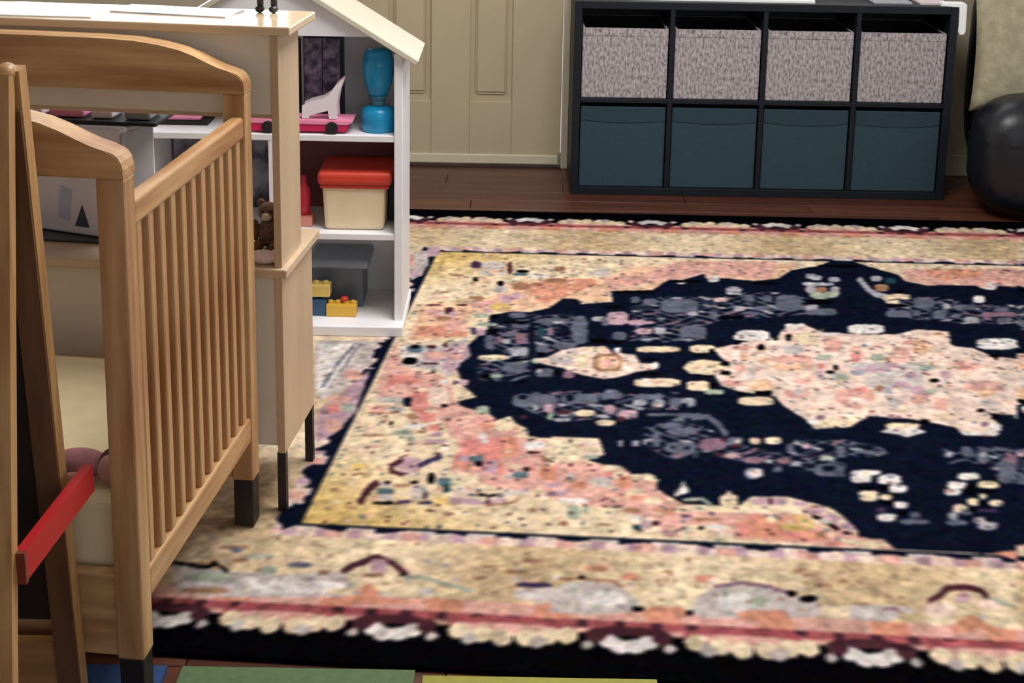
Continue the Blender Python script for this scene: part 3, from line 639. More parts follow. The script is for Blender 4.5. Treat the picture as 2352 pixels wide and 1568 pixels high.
mr:-914,-868,-925,-848,-917,-787,-905,-808
mr:-910,-826,-919,-798,-909,-771,-899,-798
tl:-871,-836,-876,-843,-892,-845,-899,-840,-902,-821,-897,-814,-880,-812,-874,-818
gy:-867,-867,-872,-875,-887,-877,-893,-871,-896,-850,-892,-842,-876,-840,-870,-847
gy:-876,-803,-879,-810,-893,-812,-899,-806,-902,-788,-898,-781,-884,-779,-878,-785
cr:-824,-843,-832,-851,-857,-855,-866,-848,-869,-828,-861,-819,-836,-816,-827,-822
bk:-862,-889,-869,-893,-892,-896,-900,-894,-902,-886,-894,-881,-871,-878,-863,-880
bk:-883,-788,-885,-792,-891,-793,-894,-790,-895,-779,-894,-775,-887,-774,-885,-778
bk:-810,-769,-811,-782,-818,-783,-822,-771,-826,-735,-825,-723,-818,-722,-814,-734
bk:-837,-782,-839,-786,-846,-787,-849,-784,-850,-773,-848,-769,-841,-768,-838,-772
pu:-838,-881,-842,-885,-854,-887,-859,-884,-861,-874,-857,-870,-844,-868,-839,-871
pu:-801,-881,-806,-885,-819,-887,-824,-884,-825,-874,-821,-870,-808,-868,-802,-871
pu:-813,-852,-814,-862,-818,-863,-821,-853,-824,-825,-824,-815,-819,-814,-817,-824
br:-848,-801,-853,-805,-868,-807,-874,-804,-876,-793,-871,-789,-855,-787,-849,-790
gy:-820,-825,-824,-836,-837,-838,-843,-828,-847,-799,-843,-789,-829,-787,-823,-796
gy:-824,-864,-827,-869,-835,-870,-839,-865,-841,-850,-838,-844,-830,-843,-826,-848
tl:-781,-779,-785,-788,-799,-790,-805,-782,-808,-758,-804,-749,-790,-747,-784,-755
gn:-761,-776,-765,-786,-778,-787,-784,-779,-786,-752,-783,-742,-770,-740,-764,-749
dt:-780,-815,-782,-826,-787,-826,-791,-817,-794,-788,-793,-777,-787,-776,-784,-786
cr:-731,-763,-740,-777,-769,-781,-781,-769,-785,-731,-776,-716,-746,-712,-734,-725
cp:-743,-839,-749,-849,-766,-852,-774,-843,-777,-814,-771,-803,-753,-801,-746,-810
dp:-793,-646,-784,-576,-785,-527,-719,-519,-705,-701,-741,-690,-787,-676
sa:-745,-688,-753,-696,-778,-699,-787,-693,-789,-674,-781,-666,-756,-663,-747,-668
tl:-738,-650,-743,-659,-757,-661,-763,-654,-765,-631,-761,-622,-746,-620,-740,-627
mv:-765,-654,-768,-662,-776,-663,-780,-656,-783,-633,-780,-624,-771,-623,-767,-631
mv:-709,-692,-712,-705,-725,-707,-730,-695,-733,-658,-730,-644,-718,-643,-712,-655
bk:-741,-673,-742,-680,-749,-680,-751,-675,-753,-658,-751,-651,-745,-651,-742,-656
pm:-724,-698,-727,-703,-735,-704,-738,-699,-739,-685,-737,-680,-729,-679,-726,-684
wh:-745,-515,-747,-522,-756,-523,-759,-517,-761,-498,-759,-491,-750,-490,-747,-496
pk:-702,-751,-708,-764,-730,-766,-738,-756,-741,-723,-735,-711,-713,-708,-704,-719
gy:-738,-543,-740,-548,-750,-549,-753,-545,-755,-529,-752,-524,-743,-523,-739,-527
mv:-773,-876,-775,-849,-728,-848,-726,-875
mv:-731,-876,-734,-849,-683,-837,-681,-864
bk:-731,-833,-732,-820,-711,-822,-710,-836
bk:-712,-836,-714,-823,-690,-812,-689,-825
mr:-710,-863,-710,-874,-713,-874,-715,-863,-717,-833,-717,-822,-715,-821,-713,-832
mr:-651,-798,-652,-802,-656,-802,-657,-799,-658,-788,-657,-785,-654,-784,-652,-788
gy:-700,-843,-703,-825,-670,-794,-667,-812
gy:-672,-815,-674,-796,-652,-788,-650,-806
br:-717,-886,-718,-875,-669,-850,-668,-861
br:-669,-862,-672,-855,-666,-830,-663,-838
sa:-736,-451,-741,-461,-757,-463,-763,-454,-766,-425,-761,-415,-745,-413,-739,-422
sa:-681,-593,-687,-616,-711,-619,-721,-598,-726,-532,-720,-507,-696,-504,-686,-527
dp:-732,-512,-716,-510,-707,-621,-723,-623
sa:-609,-719,-614,-738,-631,-740,-638,-723,-642,-670,-637,-651,-619,-648,-612,-666
pk:-644,-636,-649,-644,-664,-646,-669,-640,-671,-619,-666,-612,-651,-610,-645,-616
cr:-701,-454,-707,-468,-728,-471,-736,-458,-739,-420,-733,-406,-712,-403,-704,-416
cr:-672,-498,-676,-509,-688,-510,-693,-500,-695,-469,-691,-458,-679,-456,-674,-466
wh:-637,-560,-644,-570,-666,-573,-674,-564,-676,-537,-669,-527,-647,-524,-639,-533
bk:-643,-592,-648,-595,-661,-597,-666,-595,-667,-587,-662,-584,-648,-583,-644,-584
br:-620,-628,-624,-636,-636,-637,-641,-631,-643,-611,-639,-603,-626,-601,-621,-608
cr:-640,-560,-630,-493,-585,-499,-546,-494,-539,-558,-559,-613,-587,-637,-616,-640,-637,-602
cp:-547,-537,-552,-547,-569,-550,-575,-541,-576,-514,-571,-503,-554,-501,-548,-510
cp:-534,-592,-541,-599,-564,-602,-572,-597,-573,-579,-565,-572,-543,-569,-534,-574
gn:-598,-562,-603,-565,-617,-567,-622,-565,-623,-556,-618,-552,-603,-550,-598,-553
gn:-541,-606,-547,-611,-563,-613,-569,-609,-569,-598,-564,-593,-547,-591,-542,-594
pk:-533,-676,-544,-686,-575,-690,-587,-682,-588,-657,-577,-647,-545,-643,-534,-650
pk:-551,-761,-556,-779,-573,-781,-580,-765,-583,-716,-577,-698,-560,-696,-553,-712
dp:-515,-718,-518,-727,-525,-728,-528,-719,-529,-695,-527,-686,-519,-685,-516,-693
gy:-577,-726,-580,-735,-588,-736,-592,-728,-593,-703,-590,-694,-582,-693,-578,-701
gy:-516,-753,-523,-765,-542,-768,-550,-758,-551,-725,-544,-713,-524,-710,-517,-721
tl:-657,-725,-661,-733,-676,-735,-682,-729,-684,-708,-679,-700,-664,-698,-658,-705
gy:-681,-733,-684,-739,-692,-740,-696,-735,-697,-718,-695,-712,-686,-711,-682,-716
mv:-705,-696,-708,-711,-722,-713,-729,-699,-732,-657,-729,-641,-714,-640,-708,-654
dp:-642,-686,-644,-694,-653,-695,-657,-688,-658,-665,-656,-657,-647,-656,-643,-663
dp:-700,-705,-701,-720,-706,-721,-709,-706,-713,-661,-713,-645,-707,-644,-704,-660
bk:-657,-691,-658,-696,-663,-697,-665,-692,-666,-678,-664,-673,-660,-672,-658,-677
bk:-738,-676,-739,-681,-742,-682,-744,-677,-745,-663,-744,-658,-741,-657,-739,-662
cr:-674,-682,-677,-688,-686,-690,-690,-684,-692,-667,-689,-661,-679,-660,-675,-665
cr:-501,-665,-507,-671,-525,-674,-531,-669,-532,-652,-526,-645,-508,-643,-502,-648
cr:-491,-706,-495,-714,-508,-716,-513,-709,-514,-687,-509,-678,-496,-676,-491,-684
sa:-481,-747,-486,-760,-500,-762,-506,-750,-507,-712,-502,-698,-487,-696,-482,-709
sa:-554,-766,-559,-775,-574,-777,-580,-769,-581,-745,-576,-736,-561,-734,-555,-742
pk:-495,-831,-509,-847,-551,-852,-567,-840,-568,-799,-554,-782,-512,-776,-496,-789
cr:-445,-710,-453,-718,-475,-721,-483,-715,-483,-693,-476,-684,-453,-681,-445,-688
cr:-459,-792,-465,-800,-482,-803,-488,-796,-488,-775,-482,-767,-465,-765,-459,-771
cr:-434,-830,-439,-838,-453,-840,-458,-833,-459,-810,-454,-801,-440,-799,-434,-806
pm:-602,-813,-605,-819,-615,-820,-619,-815,-620,-800,-617,-794,-607,-792,-603,-797
mv:-586,-805,-589,-812,-600,-814,-604,-808,-605,-789,-602,-782,-591,-781,-586,-787
mv:-597,-766,-602,-772,-618,-774,-623,-770,-624,-756,-619,-751,-603,-749,-598,-753
wh:-550,-839,-559,-845,-587,-849,-597,-845,-598,-829,-588,-823,-561,-819,-551,-823
gn:-560,-911,-563,-925,-576,-927,-581,-914,-583,-874,-579,-859,-566,-858,-561,-871
gn:-547,-883,-549,-889,-555,-890,-557,-885,-558,-870,-556,-864,-550,-863,-548,-868
cr:-493,-890,-503,-900,-533,-904,-544,-897,-545,-872,-535,-862,-505,-858,-494,-865
cr:-622,-810,-626,-817,-640,-819,-645,-813,-646,-795,-642,-788,-628,-786,-623,-792
br:-629,-895,-631,-900,-640,-901,-643,-897,-644,-885,-641,-880,-633,-879,-629,-883
br:-578,-953,-580,-959,-588,-960,-591,-955,-591,-940,-589,-935,-582,-934,-579,-939
br:-509,-944,-513,-946,-526,-948,-531,-946,-531,-942,-527,-939,-513,-938,-509,-939
br:-466,-874,-472,-879,-488,-881,-493,-877,-494,-865,-488,-860,-472,-858,-467,-861
sa:-406,-874,-414,-884,-437,-887,-446,-880,-446,-855,-438,-845,-415,-842,-406,-849
sa:-458,-816,-463,-823,-476,-825,-481,-819,-482,-801,-477,-794,-463,-793,-459,-798
pc:-428,-886,-432,-891,-443,-893,-447,-888,-448,-873,-444,-867,-432,-866,-428,-871
mv:-449,-941,-452,-953,-460,-955,-463,-942,-463,-906,-461,-893,-453,-892,-450,-904
mr:-435,-934,-437,-940,-444,-940,-446,-935,-446,-920,-444,-914,-438,-913,-435,-918
wh:-465,-916,-468,-922,-476,-923,-479,-918,-480,-900,-477,-894,-469,-893,-466,-899
dt:-462,-955,-465,-960,-473,-961,-476,-957,-476,-942,-473,-937,-465,-936,-462,-941
pk:-403,-964,-409,-983,-426,-986,-432,-968,-432,-914,-426,-893,-409,-891,-403,-910
cr:-410,-838,-307,-829,-247,-803,-203,-811,-192,-871,-173,-916,-155,-956,-89,-967,-83,-987,-143,-983,-169,-953,-201,-898,-264,-859,-410,-865
mv:-229,-804,-241,-812,-274,-817,-286,-811,-285,-791,-273,-782,-239,-777,-228,-783
mv:-199,-809,-204,-815,-216,-816,-220,-812,-219,-798,-215,-792,-202,-791,-198,-795
mv:-171,-840,-178,-847,-198,-849,-204,-844,-203,-826,-196,-819,-176,-817,-169,-822
mv:-176,-873,-168,-836,-145,-865,-152,-902
mv:-160,-889,-151,-855,-130,-901,-139,-934
mr:-199,-843,-201,-846,-205,-846,-206,-844,-206,-836,-204,-833,-200,-833,-199,-835
mr:-253,-806,-255,-812,-260,-813,-261,-807,-261,-789,-259,-782,-254,-781,-252,-788
mr:-168,-813,-173,-815,-186,-817,-191,-816,-191,-811,-186,-809,-173,-807,-168,-808
bk:-195,-869,-192,-852,-176,-867,-179,-884
bk:-173,-899,-168,-884,-154,-914,-159,-928
bk:-153,-935,-151,-923,-139,-929,-140,-942
gn:-184,-880,-180,-864,-167,-884,-170,-900
pk:-410,-869,-308,-860,-263,-850,-198,-855,-193,-893,-174,-925,-162,-956,-143,-987,-95,-984,-172,-999,-255,-981,-311,-976,-318,-918,-410,-909
sa:-312,-909,-290,-867,-264,-868,-245,-865,-196,-932,-169,-957,-184,-972,-311,-972
dp:-293,-946,-298,-957,-309,-958,-312,-949,-312,-920,-307,-909,-296,-908,-292,-917
dp:-280,-886,-283,-891,-291,-892,-293,-888,-293,-873,-290,-867,-282,-866,-279,-871
dp:-215,-957,-221,-964,-239,-966,-245,-961,-244,-945,-237,-938,-220,-936,-214,-941
gd:-247,-874,-213,-856,-193,-884,-195,-919,-224,-935,-245,-926
sa:-218,-893,-224,-901,-241,-903,-246,-897,-245,-877,-239,-869,-223,-867,-217,-873
dp:-158,-992,-163,-997,-174,-998,-178,-994,-177,-980,-173,-975,-161,-973,-157,-978
cr:-250,-893,-253,-900,-262,-901,-265,-895,-264,-875,-261,-868,-252,-867,-249,-873
br:-339,-900,-347,-904,-372,-908,-380,-905,-380,-896,-371,-891,-347,-888,-338,-890
br:-178,-952,-181,-958,-191,-960,-194,-954,-193,-938,-189,-932,-179,-930,-177,-936
pu:-384,-889,-388,-892,-397,-894,-400,-891,-400,-884,-397,-881,-387,-880,-384,-882
mv:-383,-906,-386,-910,-396,-911,-400,-908,-400,-898,-396,-894,-386,-893,-383,-896
cr:-324,-964,-340,-979,-384,-985,-400,-974,-400,-939,-384,-924,-338,-918,-323,-929
pk:-402,-970,-404,-983,-408,-984,-410,-972,-410,-936,-408,-923,-403,-922,-402,-935
bk:-366,-945,-368,-950,-372,-950,-374,-946,-374,-935,-372,-930,-367,-929,-366,-933
wh:-336,-936,-341,-942,-353,-944,-358,-939,-358,-925,-353,-919,-340,-917,-336,-922
gn:-390,-962,-392,-969,-397,-970,-399,-963,-399,-942,-397,-934,-392,-933,-390,-940
cp:-320,-964,-325,-973,-340,-975,-345,-968,-345,-944,-339,-935,-324,-933,-319,-940
cr:-308,-816,-315,-828,-332,-831,-338,-820,-338,-786,-331,-774,-313,-771,-308,-782
cr:-322,-748,-314,-784,-332,-786
wh:-397,-709,-386,-761,-394,-780,-404,-777,-403,-749
gn:-396,-818,-396,-800,-364,-790,-363,-809
gn:-369,-804,-365,-789,-350,-822,-354,-837
bk:-372,-825,-377,-829,-391,-830,-396,-828,-396,-821,-391,-817,-377,-816,-372,-818
wh:-410,-797,-410,-759,-401,-772,-401,-786
gy:-1165,-1195,-1094,-1217,-993,-1226,-900,-1199,-876,-1263,-884,-1300,-1031,-1320,-1127,-1319
wh:-883,-1274,-910,-1288,-991,-1299,-1022,-1293,-1027,-1265,-1000,-1251,-918,-1240,-888,-1246
wh:-1016,-1260,-1020,-1267,-1035,-1269,-1041,-1264,-1045,-1247,-1041,-1241,-1025,-1239,-1019,-1244
gn:-1067,-1257,-1077,-1267,-1111,-1271,-1125,-1264,-1130,-1240,-1120,-1229,-1086,-1225,-1073,-1232
gn:-998,-1219,-1002,-1227,-1016,-1228,-1022,-1222,-1026,-1201,-1022,-1193,-1008,-1191,-1002,-1198
gn:-1013,-1156,-1021,-1160,-1047,-1163,-1056,-1162,-1058,-1153,-1050,-1149,-1024,-1145,-1015,-1147
br:-1052,-1304,-1066,-1310,-1106,-1315,-1121,-1313,-1124,-1301,-1111,-1295,-1070,-1289,-1055,-1292
br:-1060,-1122,-1069,-1126,-1094,-1130,-1104,-1128,-1106,-1119,-1097,-1114,-1072,-1111,-1062,-1113
br:-1049,-1176,-1053,-1180,-1067,-1182,-1073,-1180,-1075,-1171,-1070,-1167,-1056,-1165,-1051,-1168
br:-918,-1211,-921,-1216,-932,-1218,-936,-1214,-938,-1201,-935,-1196,-924,-1195,-920,-1199
br:-1096,-1198,-1104,-1202,-1129,-1206,-1139,-1204,-1141,-1196,-1133,-1191,-1108,-1188,-1098,-1190
bk:-1163,-1201,-1165,-1188,-1109,-1205,-1107,-1219
bk:-1109,-1219,-1113,-1206,-1101,-1194,-1097,-1207
bk:-1097,-1209,-1103,-1204,-1104,-1180,-1098,-1185
bk:-1103,-1190,-1102,-1178,-1071,-1219,-1072,-1230
gr:-1068,-1137,-1071,-1142,-1080,-1144,-1084,-1140,-1087,-1126,-1085,-1121,-1075,-1120,-1071,-1124
gr:-951,-1185,-957,-1190,-977,-1193,-985,-1190,-987,-1177,-981,-1171,-961,-1169,-953,-1172
mr:-898,-1213,-906,-1193,-891,-1159,-884,-1180
mr:-889,-1188,-895,-1166,-876,-1142,-870,-1165
mr:-874,-1171,-881,-1149,-860,-1116,-853,-1138
mr:-862,-1139,-862,-1116,-826,-1150,-827,-1173
mr:-834,-1163,-831,-1143,-800,-1196,-803,-1215
mv:-835,-1184,-839,-1197,-854,-1199,-861,-1188,-866,-1153,-863,-1141,-847,-1138,-840,-1150
br:-838,-1210,-844,-1213,-862,-1216,-869,-1214,-870,-1205,-864,-1202,-845,-1199,-839,-1201
bk:-804,-1205,-806,-1208,-812,-1209,-815,-1207,-816,-1198,-814,-1195,-808,-1194,-805,-1197
sa:-891,-1308,-874,-1277,-855,-1238,-822,-1299,-736,-1294,-840,-1323
cr:-863,-1284,-872,-1291,-899,-1294,-909,-1290,-912,-1274,-903,-1267,-876,-1263,-866,-1268
cr:-778,-1275,-786,-1286,-813,-1289,-823,-1281,-827,-1253,-819,-1241,-792,-1238,-781,-1246
gn:-807,-1216,-809,-1201,-772,-1205,-770,-1219
gn:-775,-1218,-775,-1203,-698,-1248,-698,-1262
wh:-756,-1269,-759,-1275,-771,-1277,-776,-1272,-778,-1256,-775,-1250,-762,-1248,-758,-1253
br:-674,-1150,-678,-1153,-691,-1155,-695,-1153,-696,-1147,-692,-1144,-679,-1142,-675,-1144
br:-632,-1167,-638,-1171,-658,-1173,-665,-1172,-666,-1164,-659,-1160,-639,-1158,-632,-1159
br:-686,-1201,-690,-1204,-700,-1205,-704,-1204,-705,-1198,-701,-1195,-691,-1193,-687,-1195
br:-609,-1121,-615,-1125,-630,-1127,-636,-1125,-636,-1116,-631,-1112,-616,-1110,-610,-1113
pu:-588,-1218,-598,-1223,-628,-1227,-639,-1225,-640,-1213,-630,-1208,-599,-1204,-589,-1206
gy:-567,-1261,-582,-1272,-625,-1278,-640,-1270,-643,-1242,-628,-1230,-584,-1225,-569,-1232
wh:-570,-1187,-573,-1192,-584,-1193,-588,-1189,-589,-1177,-585,-1172,-574,-1171,-570,-1174
wh:-601,-1264,-608,-1269,-629,-1272,-636,-1269,-637,-1257,-630,-1252,-609,-1249,-602,-1252
sa:-736,-1305,-741,-1309,-756,-1311,-761,-1309,-762,-1301,-757,-1298,-742,-1295,-737,-1298
sa:-563,-1331,-570,-1340,-592,-1343,-600,-1336,-601,-1313,-594,-1304,-572,-1301,-564,-1308
gy:-589,-1242,-568,-1200,-526,-1187,-486,-1205,-459,-1262,-472,-1300,-535,-1320,-584,-1315
gy:-391,-1282,-376,-1228,-354,-1187,-314,-1166,-259,-1182,-209,-1228,-196,-1277,-237,-1290,-318,-1301,-372,-1308
wh:-483,-1267,-496,-1280,-533,-1285,-546,-1275,-548,-1242,-535,-1228,-497,-1223,-484,-1233
wh:-291,-1254,-304,-1269,-341,-1274,-353,-1262,-353,-1225,-339,-1210,-302,-1205,-289,-1216
br:-581,-1193,-582,-1180,-542,-1175,-541,-1187
br:-545,-1188,-545,-1175,-502,-1178,-502,-1190
br:-505,-1188,-504,-1176,-483,-1201,-485,-1212
gn:-550,-1237,-551,-1243,-556,-1244,-558,-1238,-558,-1221,-557,-1215,-552,-1215,-550,-1220
gn:-505,-1236,-505,-1245,-509,-1245,-510,-1236,-511,-1211,-510,-1201,-507,-1201,-505,-1210
gn:-335,-1220,-337,-1229,-341,-1230,-343,-1221,-342,-1196,-341,-1186,-336,-1186,-334,-1195
gn:-281,-1244,-285,-1252,-296,-1254,-299,-1247,-299,-1226,-295,-1218,-284,-1216,-280,-1223
pm:-355,-1195,-355,-1181,-312,-1158,-312,-1172
pm:-316,-1173,-315,-1159,-270,-1169,-271,-1183
pm:-275,-1181,-273,-1168,-248,-1191,-251,-1204
bk:-235,-1204,-239,-1209,-248,-1210,-251,-1206,-250,-1193,-247,-1188,-238,-1187,-235,-1191
bk:-209,-1222,-214,-1228,-228,-1230,-233,-1225,-232,-1211,-227,-1205,-213,-1203,-208,-1207
bk:-454,-1293,-457,-1298,-466,-1299,-469,-1295,-470,-1283,-466,-1278,-457,-1277,-454,-1281
bk:-385,-1298,-388,-1303,-395,-1304,-397,-1300,-397,-1288,-395,-1283,-388,-1282,-385,-1286
bk:-541,-1179,-543,-1181,-549,-1182,-552,-1180,-552,-1173,-550,-1171,-543,-1170,-541,-1172
sa:-395,-1307,-406,-1319,-440,-1323,-452,-1315,-452,-1287,-440,-1275,-406,-1271,-395,-1279
sa:-508,-1140,-515,-1145,-536,-1148,-544,-1144,-545,-1131,-537,-1125,-516,-1122,-509,-1126
sa:-461,-1171,-466,-1178,-481,-1180,-486,-1175,-486,-1157,-481,-1150,-467,-1148,-462,-1154
sa:-354,-1165,-359,-1172,-375,-1174,-381,-1168,-381,-1151,-375,-1144,-359,-1142,-354,-1147
sa:-252,-1294,-267,-1304,-307,-1309,-321,-1303,-321,-1281,-306,-1271,-265,-1266,-251,-1272
cr:-400,-1245,-408,-1261,-433,-1264,-442,-1251,-442,-1208,-434,-1192,-408,-1188,-400,-1202
br:-430,-1178,-431,-1182,-436,-1182,-438,-1179,-438,-1171,-436,-1167,-431,-1167,-430,-1170
br:-420,-1176,-421,-1180,-424,-1181,-425,-1177,-425,-1166,-424,-1162,-421,-1161,-420,-1165
br:-407,-1175,-408,-1179,-411,-1179,-412,-1176,-412,-1167,-411,-1164,-408,-1164,-407,-1167
br:-222,-1113,-225,-1118,-233,-1119,-235,-1115,-235,-1101,-232,-1096,-224,-1095,-221,-1100
br:-183,-1164,-188,-1168,-203,-1170,-207,-1167,-207,-1156,-201,-1151,-187,-1150,-182,-1153
br:-159,-1145,-162,-1149,-170,-1150,-173,-1147,-172,-1136,-169,-1132,-161,-1130,-159,-1134
br:-206,-1124,-210,-1127,-221,-1128,-225,-1127,-224,-1121,-220,-1118,-209,-1117,-205,-1118
gy:-98,-1271,-114,-1286,-155,-1291,-168,-1281,-165,-1244,-149,-1229,-108,-1223,-95,-1234
gy:-75,-1247,-91,-1255,-137,-1261,-152,-1258,-151,-1241,-135,-1233,-89,-1227,-73,-1231
cr:-167,-1269,-176,-1280,-200,-1284,-208,-1275,-206,-1246,-197,-1235,-172,-1232,-165,-1240
pm:-94,-1242,-100,-1246,-113,-1247,-118,-1245,-117,-1237,-112,-1233,-98,-1232,-94,-1234
br:-136,-1227,-142,-1230,-157,-1232,-162,-1230,-162,-1224,-156,-1221,-141,-1219,-136,-1220
mr:-51,-1212,-53,-1193,-28,-1160,-26,-1180
mr:-29,-1186,-35,-1174,-22,-1137,-17,-1149
mr:-25,-1163,-23,-1139,11,-1126,9,-1149
mr:2,-1148,7,-1125,32,-1141,27,-1164
mr:22,-1154,30,-1137,38,-1169,30,-1186
mv:8,-1190,3,-1198,-9,-1200,-13,-1193,-10,-1172,-5,-1164,8,-1162,11,-1169
sa:-33,-1290,2,-1243,27,-1289,-29,-1317
cp:-21,-1248,-31,-1260,-55,-1264,-62,-1253,-58,-1220,-49,-1208,-24,-1204,-17,-1215
cp:48,-1213,40,-1222,22,-1225,17,-1217,20,-1192,28,-1182,46,-1180,51,-1188
cr:-25,-1283,-34,-1290,-58,-1293,-66,-1289,-64,-1273,-55,-1266,-31,-1262,-23,-1267
cr:62,-1278,53,-1291,34,-1294,29,-1282,34,-1246,43,-1232,62,-1229,67,-1241
gn:34,-1185,37,-1172,59,-1194,55,-1207
gn:53,-1205,56,-1192,78,-1206,75,-1219
br:-410,-1136,-414,-1138,-425,-1140,-429,-1138,-429,-1133,-425,-1130,-414,-1129,-410,-1130
br:-511,-1145,-516,-1149,-530,-1151,-535,-1148,-536,-1137,-531,-1132,-516,-1130,-511,-1134
gy:-1162,115,-1079,125,-1029,118,-1023,-61,-1047,-252,-1081,-319,-1096,-290
wh:-1152,91,-1072,100,-1074,-79,-1082,-257,-1095,-279
gr:-1077,110,-1072,99,-1087,-90,-1092,-80
gr:-1091,-72,-1086,-80,-1089,-244,-1094,-237
gr:-1067,108,-1064,101,-1070,-119,-1073,-113
mv:-1015,-95,-1034,-175,-1045,-263,-1071,-359,-1066,-476,-1045,-584,-1019,-526,-1002,-390
pk:-1028,-380,-1032,-392,-1050,-394,-1058,-384,-1063,-351,-1059,-338,-1041,-336,-1033,-347
pk:-1013,-497,-1016,-514,-1033,-516,-1042,-501,-1049,-454,-1046,-437,-1029,-434,-1020,-450
pk:-1023,-157,-1028,-173,-1050,-175,-1060,-162,-1067,-118,-1061,-102,-1039,-99,-1029,-114
pk:-1023,-321,-1030,-332,-1054,-335,-1064,-326,-1068,-298,-1062,-287,-1037,-284,-1027,-293
dp:-1032,-390,-1035,-402,-1047,-404,-1054,-393,-1059,-360,-1056,-348,-1043,-346,-1037,-357
gn:-1008,-377,-1010,-389,-1023,-391,-1029,-380,-1035,-347,-1032,-335,-1019,-333,-1013,-344
gy:-1062,998,-1027,1002,-1006,858,-1009,748,-1029,678,-1049,822
mv:-991,970,-995,945,-1013,943,-1022,967,-1030,1038,-1027,1064,-1008,1066,-999,1042
mv:-1015,739,-1018,720,-1031,718,-1038,736,-1045,791,-1042,811,-1029,812,-1021,794
pk:-1042,857,-1041,827,-1049,826,-1055,855,-1066,941,-1067,972,-1059,973,-1053,943'''
def unpack():
    out=[]
    for ln in RAW.split():
        c,d=ln.split(':'); v=[int(k) for k in d.split(',')]
        out.append((c,[(v[i]/1000,v[i+1]/1000) for i in range(0,len(v),2)],0))
    return out
def band_noise(rng,n): return rng.random(n)
def inpoly(S,T,P):
    ins=np.zeros(S.shape,bool);n=len(P)
    for i in range(n):
        x0,y0=P[i];x1,y1=P[i-1]
        if y0==y1: continue
        c=((y0>T)!=(y1>T))&(S<(x1-x0)*(T-y0)/(y1-y0)+x0); ins^=c
    return ins
def paint(shapes,PAL,nx=820,ny=640,SM=1.345,TM=1.53):
    s=np.linspace(-SM,SM,nx);t=np.linspace(-TM,TM,ny)
    S,T=np.meshgrid(s,t)
    rng=np.random.default_rng(5)
    C=np.zeros(S.shape+(3,))
    lerp=lambda a,b,k:np.array(a)*(1-k[...,None])+np.array(b)*k[...,None]
    d=np.maximum(np.abs(T)-1,(np.abs(S)-1)/.664)
    # field
    k=np.clip(1.3-((1-np.abs(S))/.30+(1-np.abs(T))/.34),0,1)
    C[:]=lerp(PAL['cr'],PAL['gd'],k)
    hor=np.abs(T)-1>=(np.abs(S)-1)/.664
    # coordinate along the border in metres
    u=np.where(hor,S*1.40,T*.93); sgn=np.where(hor,np.sign(T),np.sign(S)*3)
    wob=.012*np.sin(u*61)+.008*np.sin(u*23+sgn)
    def put(m,c): C[m]=PAL[c]
    put(d>0,'tn'); 
    m=(d>0)&(d<.022+.4*wob); put(m,'nv'); put(m&(d>.011)&(np.sin(u*47+2*sgn)>.1),'gy')
    m=(d>=.022+.4*wob)&(d<.06); put(m,'cp'); put(m&(np.sin(u*83)>.35),'mv'); put(m&(np.sin(u*37)>.75),'pk')
    put((~hor)&(d>0)&(d<.05+1.2*wob)&(np.sin(u*33)>-.35),'nv')
    m=(d>=.06)&(d<.29);C[m]=lerp(PAL['tn'],PAL['cr'],np.clip(.5+.5*np.sin(u*9),0,1))[m]
    m=(d>=.29)&(d<.335);put(m,'pk'); put(m&(np.sin(u*29)>.5),'sa')
    m=(d>=.335)&(d<.365);put(m,'rd'); put(m&(np.sin(u*90)>.55),'mr')
    put((d>=.365)&(d<.385),'pk')
    # flower guard on black: clusters alternate cream and white
    m=(d>=.385);put(m,'bk')
    PER=.455; ph=((u-U0)/PER)%1.0
    def blob(pc,dc,ru,rd,c):
        q=(np.abs(((ph-pc+.5)%1)-.5)*PER/ru)**2+((d-dc)/rd)**2; put((q<1)&(d>.33),c)
    blob(0,.375,.125,.034,'rd'); blob(0,.385,.11,.022,'pk')
    for o in (-.22,-.12,-.03,.07,.16,.24): blob(o,.40+.018*(1-abs(o)*5),.021,.03,'cr')
    for o in (-.17,.12): blob(o,.425,.016,.02,'gy')
    blob(.5,.372,.06,.018,'mr')
    for o,dd in ((.42,.41),(.47,.425),(.53,.422),(.58,.408)): blob(o,dd,.022,.024,'wh')
    blob(.33,.425,.012,.015,'gy'); blob(.67,.425,.012,.015,'gy'); blob(.36,.39,.02,.025,'mr'); blob(.64,.39,.02,.025,'mr')
    u2=S*1.40;v2=T*.93
    g=np.sin(u2*58+2.2*np.sin(v2*46+1))*np.sin(v2*84+2.0*np.sin(u2*41))
    h=np.sin(u2*33-1.5*np.sin(v2*61))*np.sin(v2*47+1.8*np.sin(u2*29+2))
    # traced shapes laid over the ground and bands
    for c,P,f in shapes:
        P=np.asarray(P);x0,y0=P.min(0);x1,y1=P.max(0)
        i0,i1=np.searchsorted(s,[x0,x1]);j0,j1=np.searchsorted(t,[y0,y1])
        if i1<=i0 or j1<=j0: 
            i1=max(i1,i0+1);j1=max(j1,j0+1)
            if i1<nx and j1<ny and j0<ny: C[j0:j1,i0:i1]=PAL[c]
            continue
        sub=(slice(max(j0-1,0),j1+1),slice(max(i0-1,0),i1+1))
        mk=inpoly(S[sub],T[sub],P)
        if c=='dg':
            G,Hh=np.abs(g[sub]),h[sub]
            for q,cc in ((mk,'nv'),(mk&(G<.30),'dg'),(mk&(G<.14),'gr'),(mk&(Hh>.78),'lg'),(mk&(Hh<-.86),'pm')): C[sub][q]=PAL[cc]
        else: C[sub][mk]=PAL[c]
    # small accent knots of the floral ground
    def dots(mask,dens,c,b=2):
        n=(rng.random((ny//b+1,nx//b+1))<dens).repeat(b,0).repeat(b,1)[:ny,:nx]; put(n&mask,c)
    lum=C.sum(-1); lightm=(lum>420)
